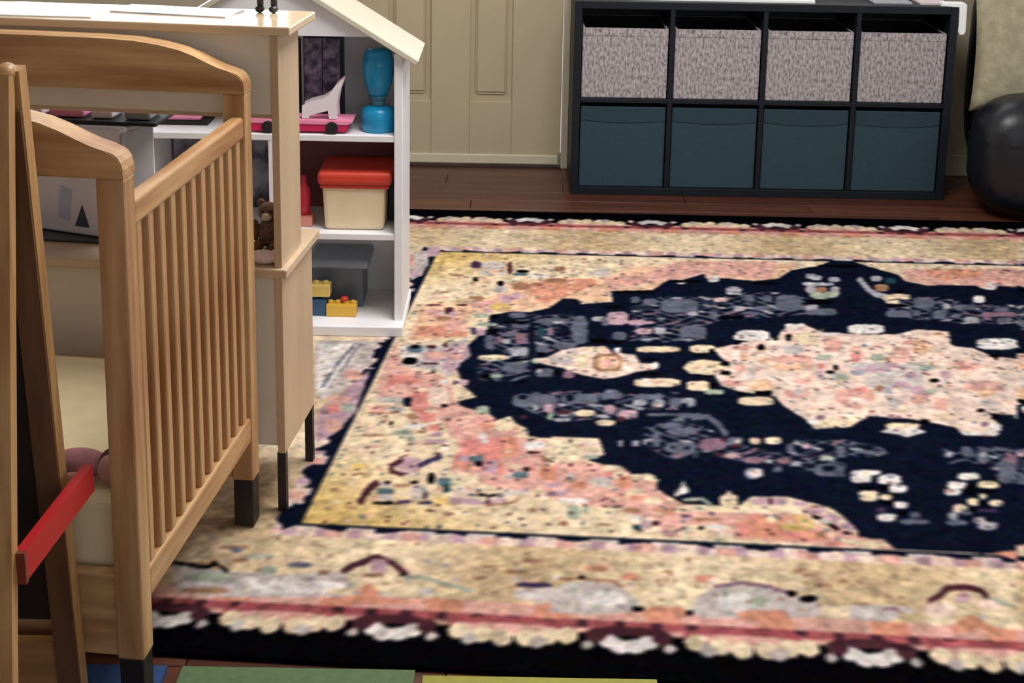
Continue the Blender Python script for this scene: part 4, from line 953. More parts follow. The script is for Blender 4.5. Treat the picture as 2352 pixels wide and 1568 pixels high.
    dots(lightm&(d<0),.012,'mr'); dots(lightm&(d<0),.02,'cr',3); dots(lightm&(d<0),.014,'tl'); dots(lightm&(d<0),.02,'pk',3)
    dots(lightm&(d>.06)&(d<.29),.010,'br'); dots(lightm&(d>.13)&(d<.29),.02,'gy',3)
    # mirror past the traced part
    lim=.25+.15*T; src=C[:,::-1]; m=S>lim; C=np.where(m[...,None],src,C)
    # yarn variation and the blend of the pile
    def soft(a,k):
        for ax in (0,1):
            p=np.pad(a,[(k,k) if i==ax else (0,0) for i in range(3)],'edge'); n=a.shape[ax]
            a=sum(np.take(p,np.arange(o,o+n),ax) for o in range(2*k+1))/(2*k+1)
        return a
    def blk(b,k):
        return rng.normal(0,1,(ny//b+1,nx//b+1,k)).repeat(b,0).repeat(b,1)[:ny,:nx]
    C=C*(1+.07*blk(2,1)+.06*blk(5,1)+.03*blk(9,1))+blk(3,3)*2.5
    C=np.clip(soft(C,1),4,255)
    return s,t,C

def build_rug():
    s,t,C=paint(unpack(),PAL)
    nx,ny=len(s),len(t)
    S,T=np.meshgrid(s,t); q=np.stack([S,T,np.ones_like(S)],-1)@HW.T; X=q[...,0]/q[...,2]; Y=q[...,1]/q[...,2]
    Zt=np.full(X.shape,.009)
    pad=lambda a:np.pad(a,((1,1),(1,1)),'edge')
    X,Y,Zt=pad(X),pad(Y),pad(Zt); Zt[0]=Zt[-1]=0; Zt[:,0]=Zt[:,-1]=0
    Cp=np.pad(C,((1,1),(1,1),(0,0)),'edge')/255
    Cl=np.where(Cp<=.04045,Cp/12.92,((Cp+.055)/1.055)**2.4)*ALB
    n=X.size; me=bpy.data.meshes.new('area_rug'); me.vertices.add(n)
    me.vertices.foreach_set('co',np.stack([X,Y,Zt],-1).astype(np.float32).ravel())
    i=np.arange(n).reshape(X.shape); f=np.stack([i[:-1,:-1],i[:-1,1:],i[1:,1:],i[1:,:-1]],-1).reshape(-1,4)
    me.loops.add(f.size); me.polygons.add(len(f)); me.loops.foreach_set('vertex_index',f.ravel().astype(np.int32)); me.polygons.foreach_set('loop_start',np.arange(0,f.size,4,dtype=np.int32))
    me.update(calc_edges=True)
    at=me.color_attributes.new('yarn','FLOAT_COLOR','POINT'); at.data.foreach_set('color',np.concatenate([Cl,np.ones(Cl.shape[:2]+(1,))],-1).astype(np.float32).ravel())
    m=bpy.data.materials.new('rug_yarn'); m.use_nodes=True; nt=m.node_tree; bs=nt.nodes['Principled BSDF']; bs.inputs['Roughness'].default_value=.95; bs.inputs['Specular IOR Level'].default_value=0
    an=nt.nodes.new('ShaderNodeAttribute'); an.attribute_name='yarn'; nt.links.new(an.outputs['Color'],bs.inputs['Base Color'])
    nn=nt.nodes.new('ShaderNodeTexNoise'); nn.inputs['Scale'].default_value=380; bp=nt.nodes.new('ShaderNodeBump'); bp.inputs['Strength'].default_value=.35; bp.inputs['Distance'].default_value=.004
    tc=nt.nodes.new('ShaderNodeTexCoord'); nt.links.new(tc.outputs['Object'],nn.inputs[0]); nt.links.new(nn.outputs[0],bp.inputs['Height']); nt.links.new(bp.outputs[0],bs.inputs['Normal'])
    me.materials.append(m); o=bpy.data.objects.new('area_rug',me); COL.objects.link(o)
    tag(o,'large oriental rug with navy field, cream medallion and floral border on wooden floor','rug')
ALB=.80
build_rug()

# ------------------------------------------------------------ foam mat tiles in front of the rug
def foam(x0,x1,y1,col,colname):
    m=mat('foam_'+colname,col,.85,.06,60,bump=.1)
    y0=y1-.42; pts=[]; n=7
    def tabs(a,b,fix,ax,sg):
        L=b-a; k=6
        for i in range(k):
            t0=a+L*(i+.25)/k; t1=a+L*(i+.75)/k; h=.014*sg if i%2 else 0
            for t,hh in ((t0,0),(t0-(L*.05/k)*np.sign(1),h),(t1+(L*.05/k),h),(t1,0)):
                pts.append((t,fix+hh) if ax=='x' else (fix+hh,t))
    pts.append((x0,y1)); pts.append((x1,y1)); pts.append((x1,y0)); pts.append((x0,y0))
    o=obj('foam_mat_tile',prism(B(),pts,.0005,.0125,'xy',bev=.0012),m); return o
tag(foam(-.155-.415,-.155,2.212,(84,108,70),'green'),'green foam mat tile between the blue and the yellow tile','mat tile','foam floor tiles')
tag(foam(-1.0,-.597,2.213,(30,62,112),'blue'),'blue foam mat tile under the wooden easel','mat tile','foam floor tiles')
tag(foam(-.140,.275,2.197,(150,146,62),'yellow'),'yellow foam mat tile right of the green tile','mat tile','foam floor tiles')

# ------------------------------------------------------------ cube shelf and bins
SY=5.28; m_blk=mat('black_laminate',(16,22,32),.5,.05,6,spec=.3)
sh=thing('cube_shelf','black eight-cube storage shelf against the back wall','shelf',(.235,SY,0))
SW=1.47; cw=.339
obj('side_board',bx(0,.03,0,.375,0,.768,bev=.002),m_blk,sh); obj('side_board',bx(SW-.03,SW,0,.375,0,.768,bev=.002),m_blk,sh)
obj('top_board',bx(.03,SW-.03,0,.375,.738,.768,bev=.002),m_blk,sh); obj('bottom_board',bx(.03,SW-.03,0,.375,0,.03,bev=.002),m_blk,sh)
obj('middle_board',bx(.03,SW-.03,.002,.37,.370,.387,bev=.0015),m_blk,sh)
for i in (1,2,3):
    x=.03+i*cw+(i-1)*.018
    for z0,z1 in ((.03,.370),(.387,.738)): obj('divider',bx(x,x+.018,.003,.37,z0,z1,bev=.0015),m_blk,sh)
obj('back_panel',bx(.02,SW-.02,.370,.375,.01,.76),m_blk,sh)  # added black sheet, stands in for shade behind the open-backed cubes
m_teal=mat('teal_fabric',(40,64,76),.9,.05,90,bump=.15); m_teal2=mat('teal_hem',(34,57,69),.9,.05,90,bump=.15)
def speckle(name):
    m=mat(name,(176,168,170),.9,col2=(104,95,104),scale=78,stretch=(1.5,1,.7),lo=.32,hi=.60,bump=.1); return m
m_sp=speckle('speckled_fabric')
m_bshade=mat('bin_shade_dark',(26,27,32),.9)
order=['leftmost','second','third','rightmost']
nm=['first','second','third','fourth']
for i in range(4):
    x0=.235+.03+i*(cw+.018)+.004; x1=x0+cw-.008
    for up in (0,1):
        z0,z1=((.0305,.352),(.3875,.662))[up]
        lab=('speckled pinkish grey fabric bin in the top row, %s from the left','dark teal fabric bin in the bottom row, %s from the left')[1-up]%nm[i]
        t=thing('storage_bin',lab,'bin',((x0+x1)/2,SY+.012,z0),0,('speckled bins in the top row','teal bins in the bottom row')[1-up])
        w_=(x1-x0)/2; h=z1-z0; mm=m_sp if up else m_teal
        b=B(); box(b,-w_,w_,0,.012,0,h,bev=.004); box(b,-w_,-w_+.01,.012,.33,0,h,bev=.003); box(b,w_-.01,w_,.012,.33,0,h,bev=.003); box(b,-w_,w_,.33,.342,0,h,bev=.004); box(b,-w_+.01,w_-.01,.012,.33,0,.01)
        obj('body',b,mm,t)
        if not up:
            b=B(); n=12; lo=[(-w_+.004+(2*w_-.008)*k/n, h-.052-.010*math.sin(math.pi*k/n)) for k in range(n+1)]
            prism(b,[(-w_+.004,h-.003),(w_-.004,h-.003)]+lo[::-1],-.0035,.001,'xz'); obj('hem_band',b,m_teal2,t)
        else:
            obj('hem_band',bx(-w_+.002,w_-.002,-.002,.001,h-.03,h-.002,bev=.001),mm,t)
            b=B(); box(b,-w_+.0105,w_-.0105,.327,.3295,.011,h-.002); box(b,-w_+.0105,-w_+.013,.013,.327,.011,h-.002); box(b,w_-.013,w_-.0105,.013,.327,.011,h-.002); obj('inner_shade',b,m_bshade,t)  # dark sheets stand in for the shade inside the open bins
# things on the shelf top
m_paper_glare=mat('paper_glare_white',(240,240,238),.5,.01); m_gry=mat('grey_plastic',(150,150,158),.4,.03)
tag(obj('glare_strip',bx(-.36,.36,-.1,.1,0,.012,bev=.002),m_paper_glare,loc=(.80,SY+.13,.768),rz=R(-1)),'long white strip imitating window glare on the black cube shelf','paper')  # flat white slab stands in for glare on the shelf top
tag(obj('tablet',bx(-.075,.075,-.1,.1,0,.011,bev=.004),m_gry,loc=(1.46,SY+.13,.768)),'grey tablet lying on the black cube shelf','tablet')
tag(obj('pink_notebook',bx(-.055,.055,-.1,.1,0,.012,bev=.003),mat('pink_cover',(205,190,192),.6,.03),loc=(1.62,SY+.13,.768)),'pale pink notebook at the right end of the shelf top','notebook')
b=B(); P=[(1.67,.7695),(1.727,.7695),(1.727,.66),(1.7225,.653),(1.712,.653),(1.7075,.66),(1.7075,.7685),(1.67,.7685)]
P=[(1.640,.783),(1.728,.783),(1.736,.775),(1.738,.672),(1.732,.660),(1.716,.660),(1.709,.672),(1.709,.7690),(1.640,.7690)]
prism(b,P,SY+.004,SY+.05,'xz',bev=.003); tag(obj('fabric_strap',b,mat('white_strap',(238,240,240),.7,.02),smooth=False),'white strap draped over the right end of the black cube shelf','strap')

# ------------------------------------------------------------ black armchair with cushion
m_lea=mat('black_leather',(13,16,26),.38,.1,40,bump=.08)
ch=thing('leather_armchair','puffy black leather armchair at the right edge beside the cube shelf','armchair',(2.155,5.24,0))
b=B(); ball(b,(-.15,-.135,.235),(.265,.165,.233),32,20,.66); obj('arm',b,m_lea,ch,smooth=True)
b=B(); ball(b,(.08,.13,.168),(.40,.125,.162),24,16,.35); obj('seat',b,m_lea,ch,smooth=True)
b=B(); ball(b,(.10,.335,.50),(.40,.072,.495),28,18,.5); obj('backrest',b,m_lea,ch,smooth=True)
b=B(); n=24
ring=[Vector((-.15+.262*math.copysign(abs(math.cos(a))**.66,math.cos(a)),-.135+.163*math.copysign(abs(math.sin(a))**.66,math.sin(a)),.30)) for a in [2*math.pi*k/n for k in range(n)]]
for k in range(n): bar(b,ring[k],ring[(k+1)%n],.008,.008,(0,0,1))
obj('piping',b,m_lea,ch)
def cushion(sz,th,n=18):
    b=B(); g={}
    for s in (1,-1):
        for i in range(n+1):
            for j in range(n+1):
                u=-1+2*i/n; v=-1+2*j/n
                if s==-1 and (i in (0,n) or j in (0,n)): g[s,i,j]=g[1,i,j]; continue
                e=((1-u*u)*(1-v*v))**.42; k=1-.07*(1-u*u*v*v)*(abs(u)**4+abs(v)**4)/1.0
                g[s,i,j]=b.verts.new((u*sz*k, s*th*e, v*sz*k))
        for i in range(n):
            for j in range(n): b.faces.new((g[s,i,j],g[s,i+1,j],g[s,i+1,j+1],g[s,i,j+1]))
    return b
m_cu=mat('cream_cushion',(172,164,138),.9,.05,30,bump=.2,col2=(154,146,120))
cu=obj('throw_cushion',cushion(.239,.062),m_cu,loc=(2.022,5.372,.578),smooth=True); cu.rotation_euler=(R(-12),R(4),R(8))
tag(cu,'cream throw cushion propped on the black armchair','cushion')

# ------------------------------------------------------------ dollhouse (white, open front)
m_wh=mat('white_paint',(236,235,238),.4,.02); m_roof=mat('roof_paint',(196,190,172),.45,.02); m_gp=mat('grey_back',(222,222,224),.6,.03)
m_mar=mat('maroon_back',(120,60,64),.7,.1); m_dk=mat('grey_print',(60,58,70),.6,col2=(150,150,162),scale=16,lo=.42,hi=.62)
dh=thing('dollhouse','tall white wooden dollhouse with pitched roof and open front','dollhouse',(-.306,3.81,.009))
D=.27; W=.74
obj('side_wall',bx(-.024,0,0,D,0,.818,bev=.002),m_wh,dh); obj('side_wall',bx(-W,-W+.024,0,D,0,.818,bev=.002),m_wh,dh)
b=B(); box(b,-W-.005,.005,-.05,D,0,.030,bev=.003); obj('base',b,m_wh,dh)
for z in (.272,.562):
    obj('shelf',bx(-W+.024,-.024,.003,D-.01,z,z+.019,bev=.002),m_wh,dh)
for z0,z1 in ((.030,.272),(.291,.562)): obj('partition',bx(-W/2-.01,-W/2+.006,.004,D-.01,z0,z1),m_wh,dh)
obj('back_panel',bx(-W+.02,-.02,D-.008,D,.03,.272),m_gp,dh); obj('back_panel',bx(-W/2,-.02,D-.008,D,.291,.562),m_mar,dh); obj('back_panel',bx(-W+.02,-W/2,D-.008,D,.291,.562),m_dk,dh)
apx=-W/2; sl=.62; az=1.058
obj('back_panel',prism(B(),[(-W+.02,.58),(-.02,.58),(-.02,.81),(apx,az-.02),(-W+.02,.81)],D-.008,D,'xz'),m_gp,dh)
zg=.864; xr=(az-.018-zg)/sl
obj('gable_front',prism(B(),[(apx-xr,zg),(apx+xr,zg),(apx,az-.018)],.0,.014,'xz'),m_wh,dh)
for s in (1,-1):
    ex=W/2+.045; P=[(apx,az),(apx+s*ex,az-ex*sl),(apx+s*(ex-.008),az-ex*sl-.012),(apx,az-.017)]
    obj('roof_slab',prism(B(),P,-.02,D,'xz',bev=.0015),m_roof,dh)
# things in the dollhouse
def at(x,y,z): return (x,y,z)
Z3=.009+.581; Z2=.009+.291; Z1=.009+.030
m_mag=mat('magenta_plastic',(206,34,92),.35,.03); m_pnk=mat('pink_plastic',(244,150,186),.4,.03); m_whp=mat('white_plastic',(236,226,232),.4,.02)
car=thing('toy_convertible','pink toy convertible with white windshield on the dollhouse top floor','toy car',(-.737,3.865,Z3))
obj('body',prism(B(),[(0,.006),(.268,.006),(.277,.02),(.274,.026),(0,.028)],-.04,.04,'xz',bev=.002),m_mag,car)
obj('rim',prism(B(),[(0,.028),(.274,.026),(.288,.034),(.29,.040),(0,.043)],-.042,.042,'xz',bev=.002),m_pnk,car)
b=B(); Pw=[(.145,.043),(.145,.078),(.165,.088),(.2,.098),(.222,.112),(.240,.138),(.258,.155),(.262,.152),(.25,.118),(.243,.08),(.244,.043),(.222,.043),(.218,.066),(.165,.052),(.165,.043)]
prism(b,Pw,-.036,-.02,'xz'); prism(b,Pw,.02,.036,'xz'); obj('windshield_frame',b,m_whp,car)
m_tire=mat('black_rubber',(22,20,24),.7)
for x in (.05,.23):
    for s in (-1,1):
        b=B(); n=14; prism(b,[(x+.018*math.cos(2*math.pi*k/n),.018+.018*math.sin(2*math.pi*k/n)) for k in range(n)],s*.041,s*.048,'xz'); obj('wheel',b,m_tire,car)
m_pp=mat('purple_print',(52,46,74),.6,col2=(150,138,160),scale=30,lo=.36,hi=.60)
t=thing('toy_wardrobe','dark purple patterned toy wardrobe at the back of the dollhouse top floor','toy furniture',(-.552,4.00,Z3))
obj('body',bx(-.055,.055,-.03,.05,0,.255,bev=.004),mat('purple_box',(40,36,58),.6,.1),t); obj('door',bx(-.052,.0,-.036,-.03,.006,.25,bev=.002),m_pp,t); obj('door',bx(.002,.052,-.036,-.03,.006,.25,bev=.002),m_pp,t)
tag(obj('toy_broom',bx(-.0115,.0115,-.01,.01,0,.25,bev=.006),mat('black_handle',(18,18,22),.5),loc=(-.6255,3.97,Z3)),'slim black toy broom standing left of the purple toy wardrobe','toy')
m_blu=mat('cyan_plastic',(20,148,200),.3,.03)
t=thing('toy_blender','bright blue toy blender with egg-shaped top in the dollhouse','toy',(-.381,3.885,Z3))
b=B(); lathe(b,[(.046,0),(.05,.004),(.05,.052),(.046,.062),(.036,.070),(.012,.074)]); obj('base',b,m_blu,t,smooth=True)
b=B(); lathe(b,[(.022,.070),(.019,.082),(.021,.094),(.028,.102)]); obj('neck',b,mat('smoky_blue',(70,130,150),.3),t,smooth=True)
b=B(); lathe(b,[(.022,.096),(.030,.112),(.038,.135),(.0435,.165),(.044,.19),(.042,.212),(.039,.214),(.039,.228),(.034,.236),(.01,.240)]); obj('jar',b,m_blu,t,smooth=True)
m_tub=mat('cream_plastic',(240,220,184),.45,.03); m_redl=mat('red_lid',(206,62,44),.45,.04)
t=thing('toy_tub','cream plastic tub with red lid on the dollhouse middle floor','storage tub',(-.447,3.925,Z2))
b=B(); box(b,-.093,.09,-.085,.085,0,.138,bev=.012)
for v in b.verts:
    k=.93+.07*v.co.z/.138; v.co.x*=k; v.co.y*=k
obj('tub',b,m_tub,t); obj('lid',bx(-.105,.108,-.096,.096,.136,.176,bev=.012,seg=3),m_redl,t); obj('rim',bx(-.098,.1,-.09,.09,.126,.137,bev=.004),m_redl,t)
tag(obj('picture_book',bx(-.012,.012,-.05,.05,0,.128,bev=.002),mat('teal_cover',(24,52,58),.5),loc=(-.3445,3.99,Z2)),'dark teal book upright between the cream tub and dollhouse wall','book')
b=B(); lathe(b,[(.016,0),(.018,.003),(.018,.075),(.009,.092),(.009,.115),(.004,.118)],n=18); tag(obj('toy_bottle',b,mat('red_plastic',(200,40,62),.4),loc=(-.6,3.90,Z2+.03),smooth=True),'small red toy bottle left of the cream tub on pink block','toy')
tag(obj('toy_block',bx(-.03,.022,-.03,.03,0,.03,bev=.003),mat('salmon_plastic',(216,140,124),.5),loc=(-.595,3.90,Z2)),'salmon pink toy block under the red toy bottle','toy block')
m_smk=mat('smoky_plastic',(136,148,162),.25,.04); 
t=thing('plastic_box','smoky grey plastic box with rounded lid on the dollhouse ground floor','box',(-.505,3.985,Z1))
b=B(); box(b,-.078,.072,-.07,.07,0,.006); box(b,-.078,-.073,-.07,.07,.006,.12); box(b,.067,.072,-.07,.07,.006,.12); box(b,-.073,.067,-.07,-.065,.006,.12); box(b,-.073,.067,.065,.07,.006,.12); obj('box_body',b,mat('smoky_body',(92,102,112),.3,.05),t)
obj('lid',bx(-.086,.092,-.08,.08,.12,.148,bev=.010,seg=3),m_smk,t)
m_yel=mat('yellow_plastic',(226,178,66),.4,.03); m_bb=mat('blue_block',(40,80,116),.4); m_cr=mat('yellow_cream',(220,190,106),.4)
def brick(x,y,z,w_,h,m,label,st=3):
    t=thing('toy_brick',label,'toy brick',(x,y,z)); obj('body',bx(-w_/2,w_/2,-.022,.022,0,h,bev=.003),m,t)
    for k in range(st):
        b=B(); lathe(b,[(.0085,h),(.0085,h+.006),(.007,h+.0075)],-w_/2+w_*(k+.5)/st,0,12); obj('stud',b,m,t)
    return t
brick(-.555,3.86,Z1,.05,.05,m_bb,'blue toy brick under the pale yellow brick in the dollhouse',2)
brick(-.548,3.86,Z1+.0575,.056,.036,m_cr,'pale yellow toy brick stacked on the blue brick',2)
t=brick(-.487,3.855,Z1,.088,.036,m_yel,'bright yellow toy brick with red knob at the dollhouse front',4)
b=B(); ball(b,(.008,0,.048),(.012,.012,.008)); obj('knob',b,m_redl,t,smooth=True)
t=thing('toy_bed','pink toy bed on black base at the dollhouse top left','toy bed',(-.965,3.95,Z3)); obj('base',bx(-.07,.09,-.05,.05,0,.012),m_tire,t); obj('mattress',bx(-.065,.07,-.045,.045,.012,.045,bev=.008),m_pnk,t)
tag(obj('play_poster',bx(-.15,.14,-.004,.004,0,.24),m_dk,loc=(-.865,4.06,Z2)),'dark grey printed card standing in the dollhouse middle left room','card')

# ------------------------------------------------------------ toy kitchen (back towards us)
KR=R(-6)
m_kb=wood('maple_laminate',(196,172,142),(184,158,128),'z',.4,1.2); m_kx=wood('maple_laminate_x',(200,176,148),(188,162,134),'x',.22,1.2); m_kp=mat('grey_beige_board',(224,213,197),.6,.03,3); m_ft=mat('dark_foot',(30,20,18),.5)
ki=thing('toy_kitchen','pale wooden toy kitchen seen from behind with hutch and counter','toy kitchen',(-.474,2.765,.009),KR)
KW=1.0
obj('side_panel',bx(-.016,0,0,.25,.135,.536,bev=.0015),m_kb,ki); obj('side_panel',bx(-KW,-KW+.016,0,.25,.135,.536,bev=.0015),m_kb,ki)
for x in (-.018,-KW):
    for y0,y1 in ((0,.018),(.232,.25)): obj('leg',bx(x,x+.018,y0,y1,0,.137),m_ft,ki)
obj('back_panel',bx(-KW+.016,-.016,.008,.014,.150,.536),m_kp,ki); obj('cabinet_floor',bx(-KW+.016,-.016,.014,.25,.15,.165),m_kb,ki); obj('cabinet_front',bx(-KW+.016,-.016,.235,.25,.165,.536),m_kb,ki)
obj('counter',bx(-KW-.012,.013,-.012,.272,.536,.556,bev=.003),m_kx,ki)
for x in (-.016,-KW): obj('hutch_side',bx(x,x+.016,0,.16,.556,1.050,bev=.0015),m_kb,ki)
obj('hutch_back',bx(-KW+.016,-.016,.008,.014,.882,1.050),m_kp,ki); obj('hutch_rail',bx(-KW+.016,-.016,.014,.15,.872,.884),m_kb,ki)
m_top=wood('maple_gloss',(216,192,160),(204,178,144),'x',.13,1.0,.8)
obj('hutch_top',bx(-KW-.012,.028,-.012,.20,1.050,1.068,bev=.003),m_top,ki)
obj('cooktop',bx(-.62,-.42,.09,.25,.556,.562,bev=.002),mat('dark_cooktop',(40,50,56),.25),ki)
# world helper for things on the kitchen
Mk=Matrix.Translation((-.474,2.765,.009))@Matrix.Rotation(KR,4,'Z')
def kp(x,y,z): return tuple(Mk@Vector((x,y,z)))
CT=.556; TP=1.068
t=thing('toy_oven','white toy oven box with printed picture on the kitchen counter','toy oven',kp(-.47,.15,CT+.007),KR+R(-14))
obj('body',bx(-.14,.10,-.03,.10,0,.25,bev=.006),mat('oven_white',(214,210,222),.5,.02),t)
m_pr=mat('print_dark',(52,62,76),.6); m_pb=mat('print_blue',(186,192,222),.6)
obj('picture',prism(B(),[(-.025,.02),(.012,.02),(-.004,.07)],-.0315,-.030,'xz'),m_pr,t); obj('picture',prism(B(),[(-.07,.035),(-.04,.03),(-.03,.1),(-.06,.11)],-.0312,-.030,'xz'),m_pb,t)
obj('panel',bx(.10,.102,-.026,.09,.01,.24),mat('oven_side_shade',(150,150,156),.5,.05),t)  # grey sheet puts the shade of the box's right side into colour
t=thing('toy_tray','black tray with pale pink toys on top of the white oven','tray',kp(-.47,.17,CT+.258),KR)
obj('tray',bx(-.17,.16,-.04,.08,0,.008,bev=.002),m_tire,t)
for x,w_,mm,lab in ((-.13,.05,m_whp,'white toy dish at the left end of the black tray'),(-.05,.08,m_pnk,'pink toy dish on the black tray on the white toy oven'),(.03,.05,m_whp,'white toy dish between the pink and the grey dish on the tray'),(.11,.06,m_gry,'grey toy dish at the right end of the black tray')):
    b=B(); box(b,-w_/2,w_/2,-.035,.035,0,.02,bev=.006)
    tag(obj('toy_dish',b,mm,loc=kp(-.47+x,.185,CT+.2665),rz=KR),lab,'toy dish','toy dishes on the black tray')
# teddy bear
m_br=mat('brown_plush',(120,88,70),.95,.15,90,bump=.4); m_br2=mat('cream_plush',(214,196,180),.95,.08,90,bump=.4)
t=thing('teddy_bear','brown plush bear with cream muzzle sitting at the kitchen counter right end','teddy bear',kp(-.062,.13,CT),KR)
b=B(); ball(b,(0,0,.034),(.026,.024,.034)); obj('body',b,m_br,t,smooth=True)
h=B(); ball(h,(0,-.004,.082),(.024,.022,.021)); h=obj('head',h,m_br,t,smooth=True)
for s in (-1,1):
    b=B(); ball(b,(s*.019,.002,.100),(.009,.006,.009)); obj('ear',b,m_br,h,smooth=True)
    b=B(); ball(b,(s*.03,-.008,.04),(.01,.012,.024)); obj('arm',b,m_br,t,smooth=True)
    b=B(); ball(b,(s*.018,-.026,.0125),(.012,.024,.0125)); obj('leg',b,m_br,t,smooth=True)
    b=B(); ball(b,(s*.009,-.024,.088),.003); obj('eye',b,m_tire,h,smooth=True)
b=B(); ball(b,(0,-.024,.076),(.011,.009,.009)); obj('muzzle',b,m_br2,h,smooth=True)
t=thing('toy_cup','small white toy cup beside the brown plush bear','cup',kp(-.028,.10,CT+.0))
b=B(); lathe(b,[(.011,0),(.013,.002),(.0145,.034),(.0125,.034),(.011,.004),(.002,.003)],n=18); obj('cup_body',b,m_whp,t,smooth=True)
b=B(); 
for k in range(6):
    a0,a1=-1.4+k*.47,-1.4+(k+1)*.47; bar(b,(.013+.009*math.cos(a0),0,.018+.010*math.sin(a0)),(.013+.009*math.cos(a1),0,.018+.010*math.sin(a1)),.003,.003,(0,1,0))
obj('handle',b,m_whp,t)
t=thing('plush_rabbit','small pale pink plush rabbit lying in front of the brown bear','plush toy',kp(-.045,.022,CT),KR)
m_ppl=mat('pink_plush',(226,196,188),.95,.06,90,bump=.3)
b=B(); ball(b,(0,0,.015),(.03,.018,.015)); obj('body',b,m_ppl,t,smooth=True)
b=B(); ball(b,(.028,-.002,.019),(.016,.015,.015)); hd=obj('head',b,m_ppl,t,smooth=True)
for s in (-1,1):
    b=B(); ball(b,(.03,s*.008,.04),(.004,.005,.014)); obj('ear',b,m_ppl,hd,smooth=True)
# things on the hutch top
tag(obj('paper_sheet',bx(-.16,.16,-.085,.085,0,.003),m_paper_glare,loc=kp(-.56,.09,TP),rz=KR+R(3)),'blank white paper sheet on top of the toy kitchen','paper')
tag(obj('drawing_sheet',bx(-.13,.13,-.05,.05,0,.003),mat('pale_drawing',(226,226,236),.5,col2=(176,184,216),scale=9,stretch=(1,3,1),lo=.36,hi=.5),loc=kp(-.255,.135,TP),rz=KR+R(-6)),'pale blue drawing on paper on top of the toy kitchen','paper')
t=thing('toy_figure','small toy figure with black boots standing on the toy kitchen top','figurine',kp(-.068,.165,TP),KR)
m_fw=mat('figure_white',(226,222,224),.5); m_fb=mat('figure_black',(34,30,36),.4)
for s in (-1,1):
    b=B(); ball(b,(s*.015,-.004,.008),(.010,.014,.008)); box(b,s*.015-.006,s*.015+.006,-.006,.006,.008,.05,bev=.002); obj('leg',b,m_fb,t,smooth=False)
b=B(); lathe(b,[(.02,.046),(.024,.06),(.022,.09),(.014,.102),(.006,.106)]); obj('torso',b,m_fw,t,smooth=True)
b=B(); ball(b,(0,0,.126),(.02,.02,.022)); obj('head',b,mat('figure_skin',(216,176,150),.6),t,smooth=True)
for s in (-1,1):
    b=B(); bar(b,(s*.022,0,.095),(s*.032,-.006,.06),.010,.010,(0,1,0)); obj('arm',b,m_fw,t)

# ------------------------------------------------------------ cot (open pine frame with slatted ends)
CR=R(-6.2)
cr=thing('wooden_cot','open pine cot with arched boards and slatted ends behind the easel','cot',(-.597,2.07,.0125),CR)
CW=1.22; CL=.625; PT=.046
def archp():
    q=[(0,.958),(0,.962),(.003,.975),(.009,.984),(.016,.989),(.03,.994),(.05,1.0),(.072,1.009),(.1,1.022),(.13,1.033),(.17,1.042),(.224,1.049),(.30,1.052),(.45,1.053),(.61,1.053)]
    z0=.938; L=[(-x,z-.010) for x,z in q]; Rr=[(-CW+x,z-.010) for x,z in q[::-1]]
    return [(0,z0)]+L+Rr+[(-CW,z0)]
for y in (-.003,CL-.003):
    obj('arched_board',prism(B(),archp(),y,y+PT+.006,'xz',bev=.002),PX,cr)
for y in (0,CL):
    for x in (0,-CW+PT):
        obj('post',bx(x-PT,x,y,y+PT,.105,.938,bev=.004),PZ,cr); obj('foot',bx(x-PT+.002,x-.002,y+.002,y+PT-.002,0,.105,bev=.002),m_ft,cr)
    obj('bottom_board',bx(-CW+PT,-PT,y+.008,y+.034,.105,.255,bev=.004),PX,cr)
for x in (-.002,-CW+.03):
    obj('top_rail',bx(x-.028,x,PT,CL,.848,.893,bev=.007,seg=3),PY,cr); obj('bottom_rail',bx(x-.028,x,PT,CL,.195,.250,bev=.005),PY,cr)
    n=11; sm=None
    for k in range(n):
        y=PT+(CL-PT)*(k+.5)/n
        if sm is None:
            o=obj('slat',bx(-.010,.010,-.0125,.0125,.248,.850,bev=.0045),PZ,cr,loc=(x-.014,y,0)); sm=o.data
        else:
            o=bpy.data.objects.new('slat',sm); COL.objects.link(o); o.parent=cr; o.location=(x-.014,y,0)
b=B(); 
for k in range(5): box(b,-CW+.05+.2*k,-CW+.10+.2*k,.036,CL+.006,.170,.1905)
obj('mattress_slats',b,PY,cr)
Mc=Matrix.Translation((-.597,2.07,.0125))@Matrix.Rotation(CR,4,'Z')
mt=obj('mattress',bx(-CW+.052,-.045,.052,CL-.006,.191,.372,bev=.022,seg=4),mat('cream_sheet',(244,226,184),.9,.03,20,bump=.1),loc=tuple(Mc@Vector((0,0,0))),rz=CR,smooth=False)
tag(mt,'cream sheeted mattress lying in the pine cot','mattress')
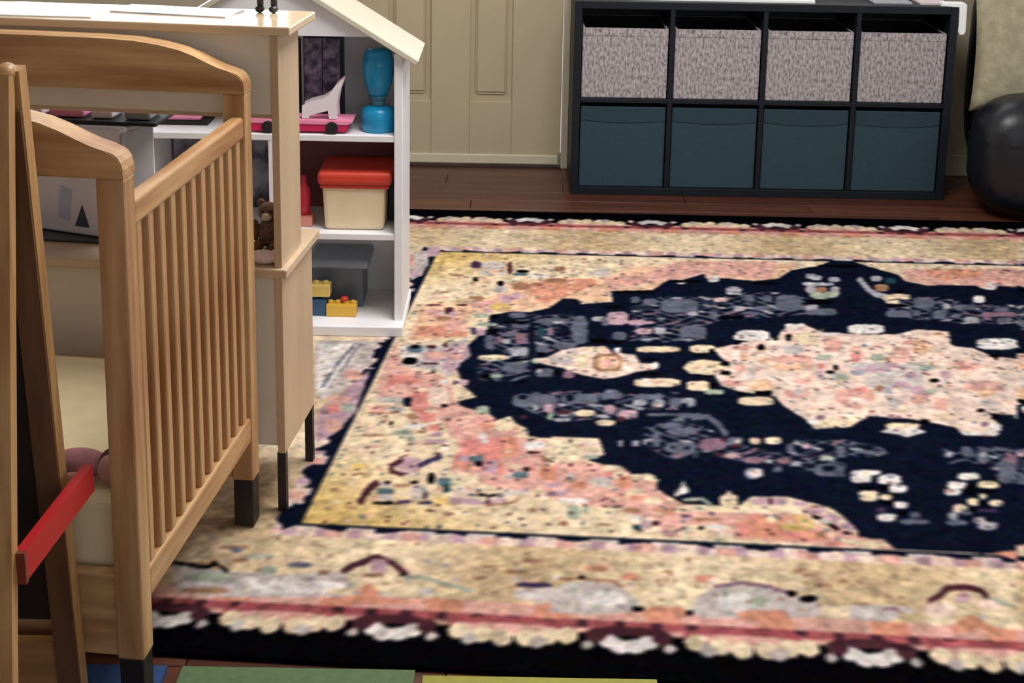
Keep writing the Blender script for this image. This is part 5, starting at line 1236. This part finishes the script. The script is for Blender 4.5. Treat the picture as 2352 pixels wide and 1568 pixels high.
# small doll lying by the mattress edge
t=thing('rag_doll','small pink rag doll lying on the front edge of the cot mattress','doll',tuple(Mc@Vector((-.075,.095,.372))),CR)
b=B(); ball(b,(0,0,.028),(.030,.030,.028)); hd=obj('head',b,mat('doll_pink',(206,150,140),.9,.06,60),t,smooth=True)
b=B(); ball(b,(0,.012,.034),(.032,.024,.027)); obj('hair',b,mat('doll_hair',(96,60,54),.9,.1,80),hd,smooth=True)
b=B(); ball(b,(-.07,.02,.024),(.05,.03,.024)); obj('body',b,mat('doll_dress',(190,130,136),.9,.08,50),t,smooth=True)
for s in (-1,1):
    b=B(); ball(b,(-.06,.02+s*.034,.014),(.03,.009,.010)); obj('arm',b,MATS['doll_pink'],t,smooth=True)
    b=B(); ball(b,(-.135,.02+s*.014,.014),(.04,.011,.012)); obj('leg',b,MATS['doll_pink'],t,smooth=True)

# ------------------------------------------------------------ easel (A-frame seen from its side)
m_ez=wood('easel_pine',(200,158,104),(160,112,66),'z'); m_cb=mat('chalkboard_back',(38,22,12),.7,.1,4,stretch=(1,1,4))
ea=thing('easel','wooden A-frame easel with red tray bar at the left edge','easel',(-.692,1.915,.0135))
ZA=1.142
for x in (-.030,-.618):
    obj('leg',bar(B(),(x+.022,-.215,.002),(x+.008,-.008,ZA-.01),.028,.024),m_ez,ea)
    x+=.010 if x>-.1 else 0
    obj('leg',bar(B(),(x,.150,.003),(x,.018,ZA-.004),.036,.030),m_ez,ea)
    b=B(); ball(b,(x,.006,ZA-.008),(.014,.020,.014)); obj('leg_cap',b,MATS['easel_pine'],ea,smooth=True)
m_ls=wood('leg_shade_brown',(112,76,48),(84,54,32),'z')
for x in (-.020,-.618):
    obj('leg_shade',bar(B(),(x,.128,.02),(x,.002,1.08),.036,.005),m_ls,ea)  # dark strips paint shade onto the front faces of the far legs
obj('crossbar',bar(B(),(-.036,.136,.113),(-.60,.136,.113),.085,.02,(0,0,1)),wood('easel_bar',(176,128,76),(140,96,54),'x'),ea)
obj('crossbar',bar(B(),(-.036,.024,1.06),(-.60,.024,1.06),.06,.016,(0,0,1)),MATS['easel_bar'],ea)
b=B(); bar(b,(-.318,.128,.20),(-.318,.030,1.03),.564,.008); obj('chalkboard',b,m_cb,ea)
b=B(); bar(b,(-.330,-.190,.24),(-.322,-.034,1.05),.55,.008); obj('whiteboard',b,mat('board_white',(226,226,222),.35,.02),ea)
b=B(); bar(b,(-.318,-.206,.14),(-.318,-.02,1.08),.02,.006)
b.free()
m_rt=mat('red_tray',(186,14,20),.5,.03)
b=B(); bar(b,(.004,-.118,.442),(.030,.118,.456),.016,.046,(1,0,0)); obj('tray_bar',b,m_rt,ea)
b=B(); bar(b,(.004,-.126,.4415),(.004,-.118,.442),.018,.05,(1,0,0)); obj('tray_clip',b,mat('brown_clip',(120,50,36),.5),ea)
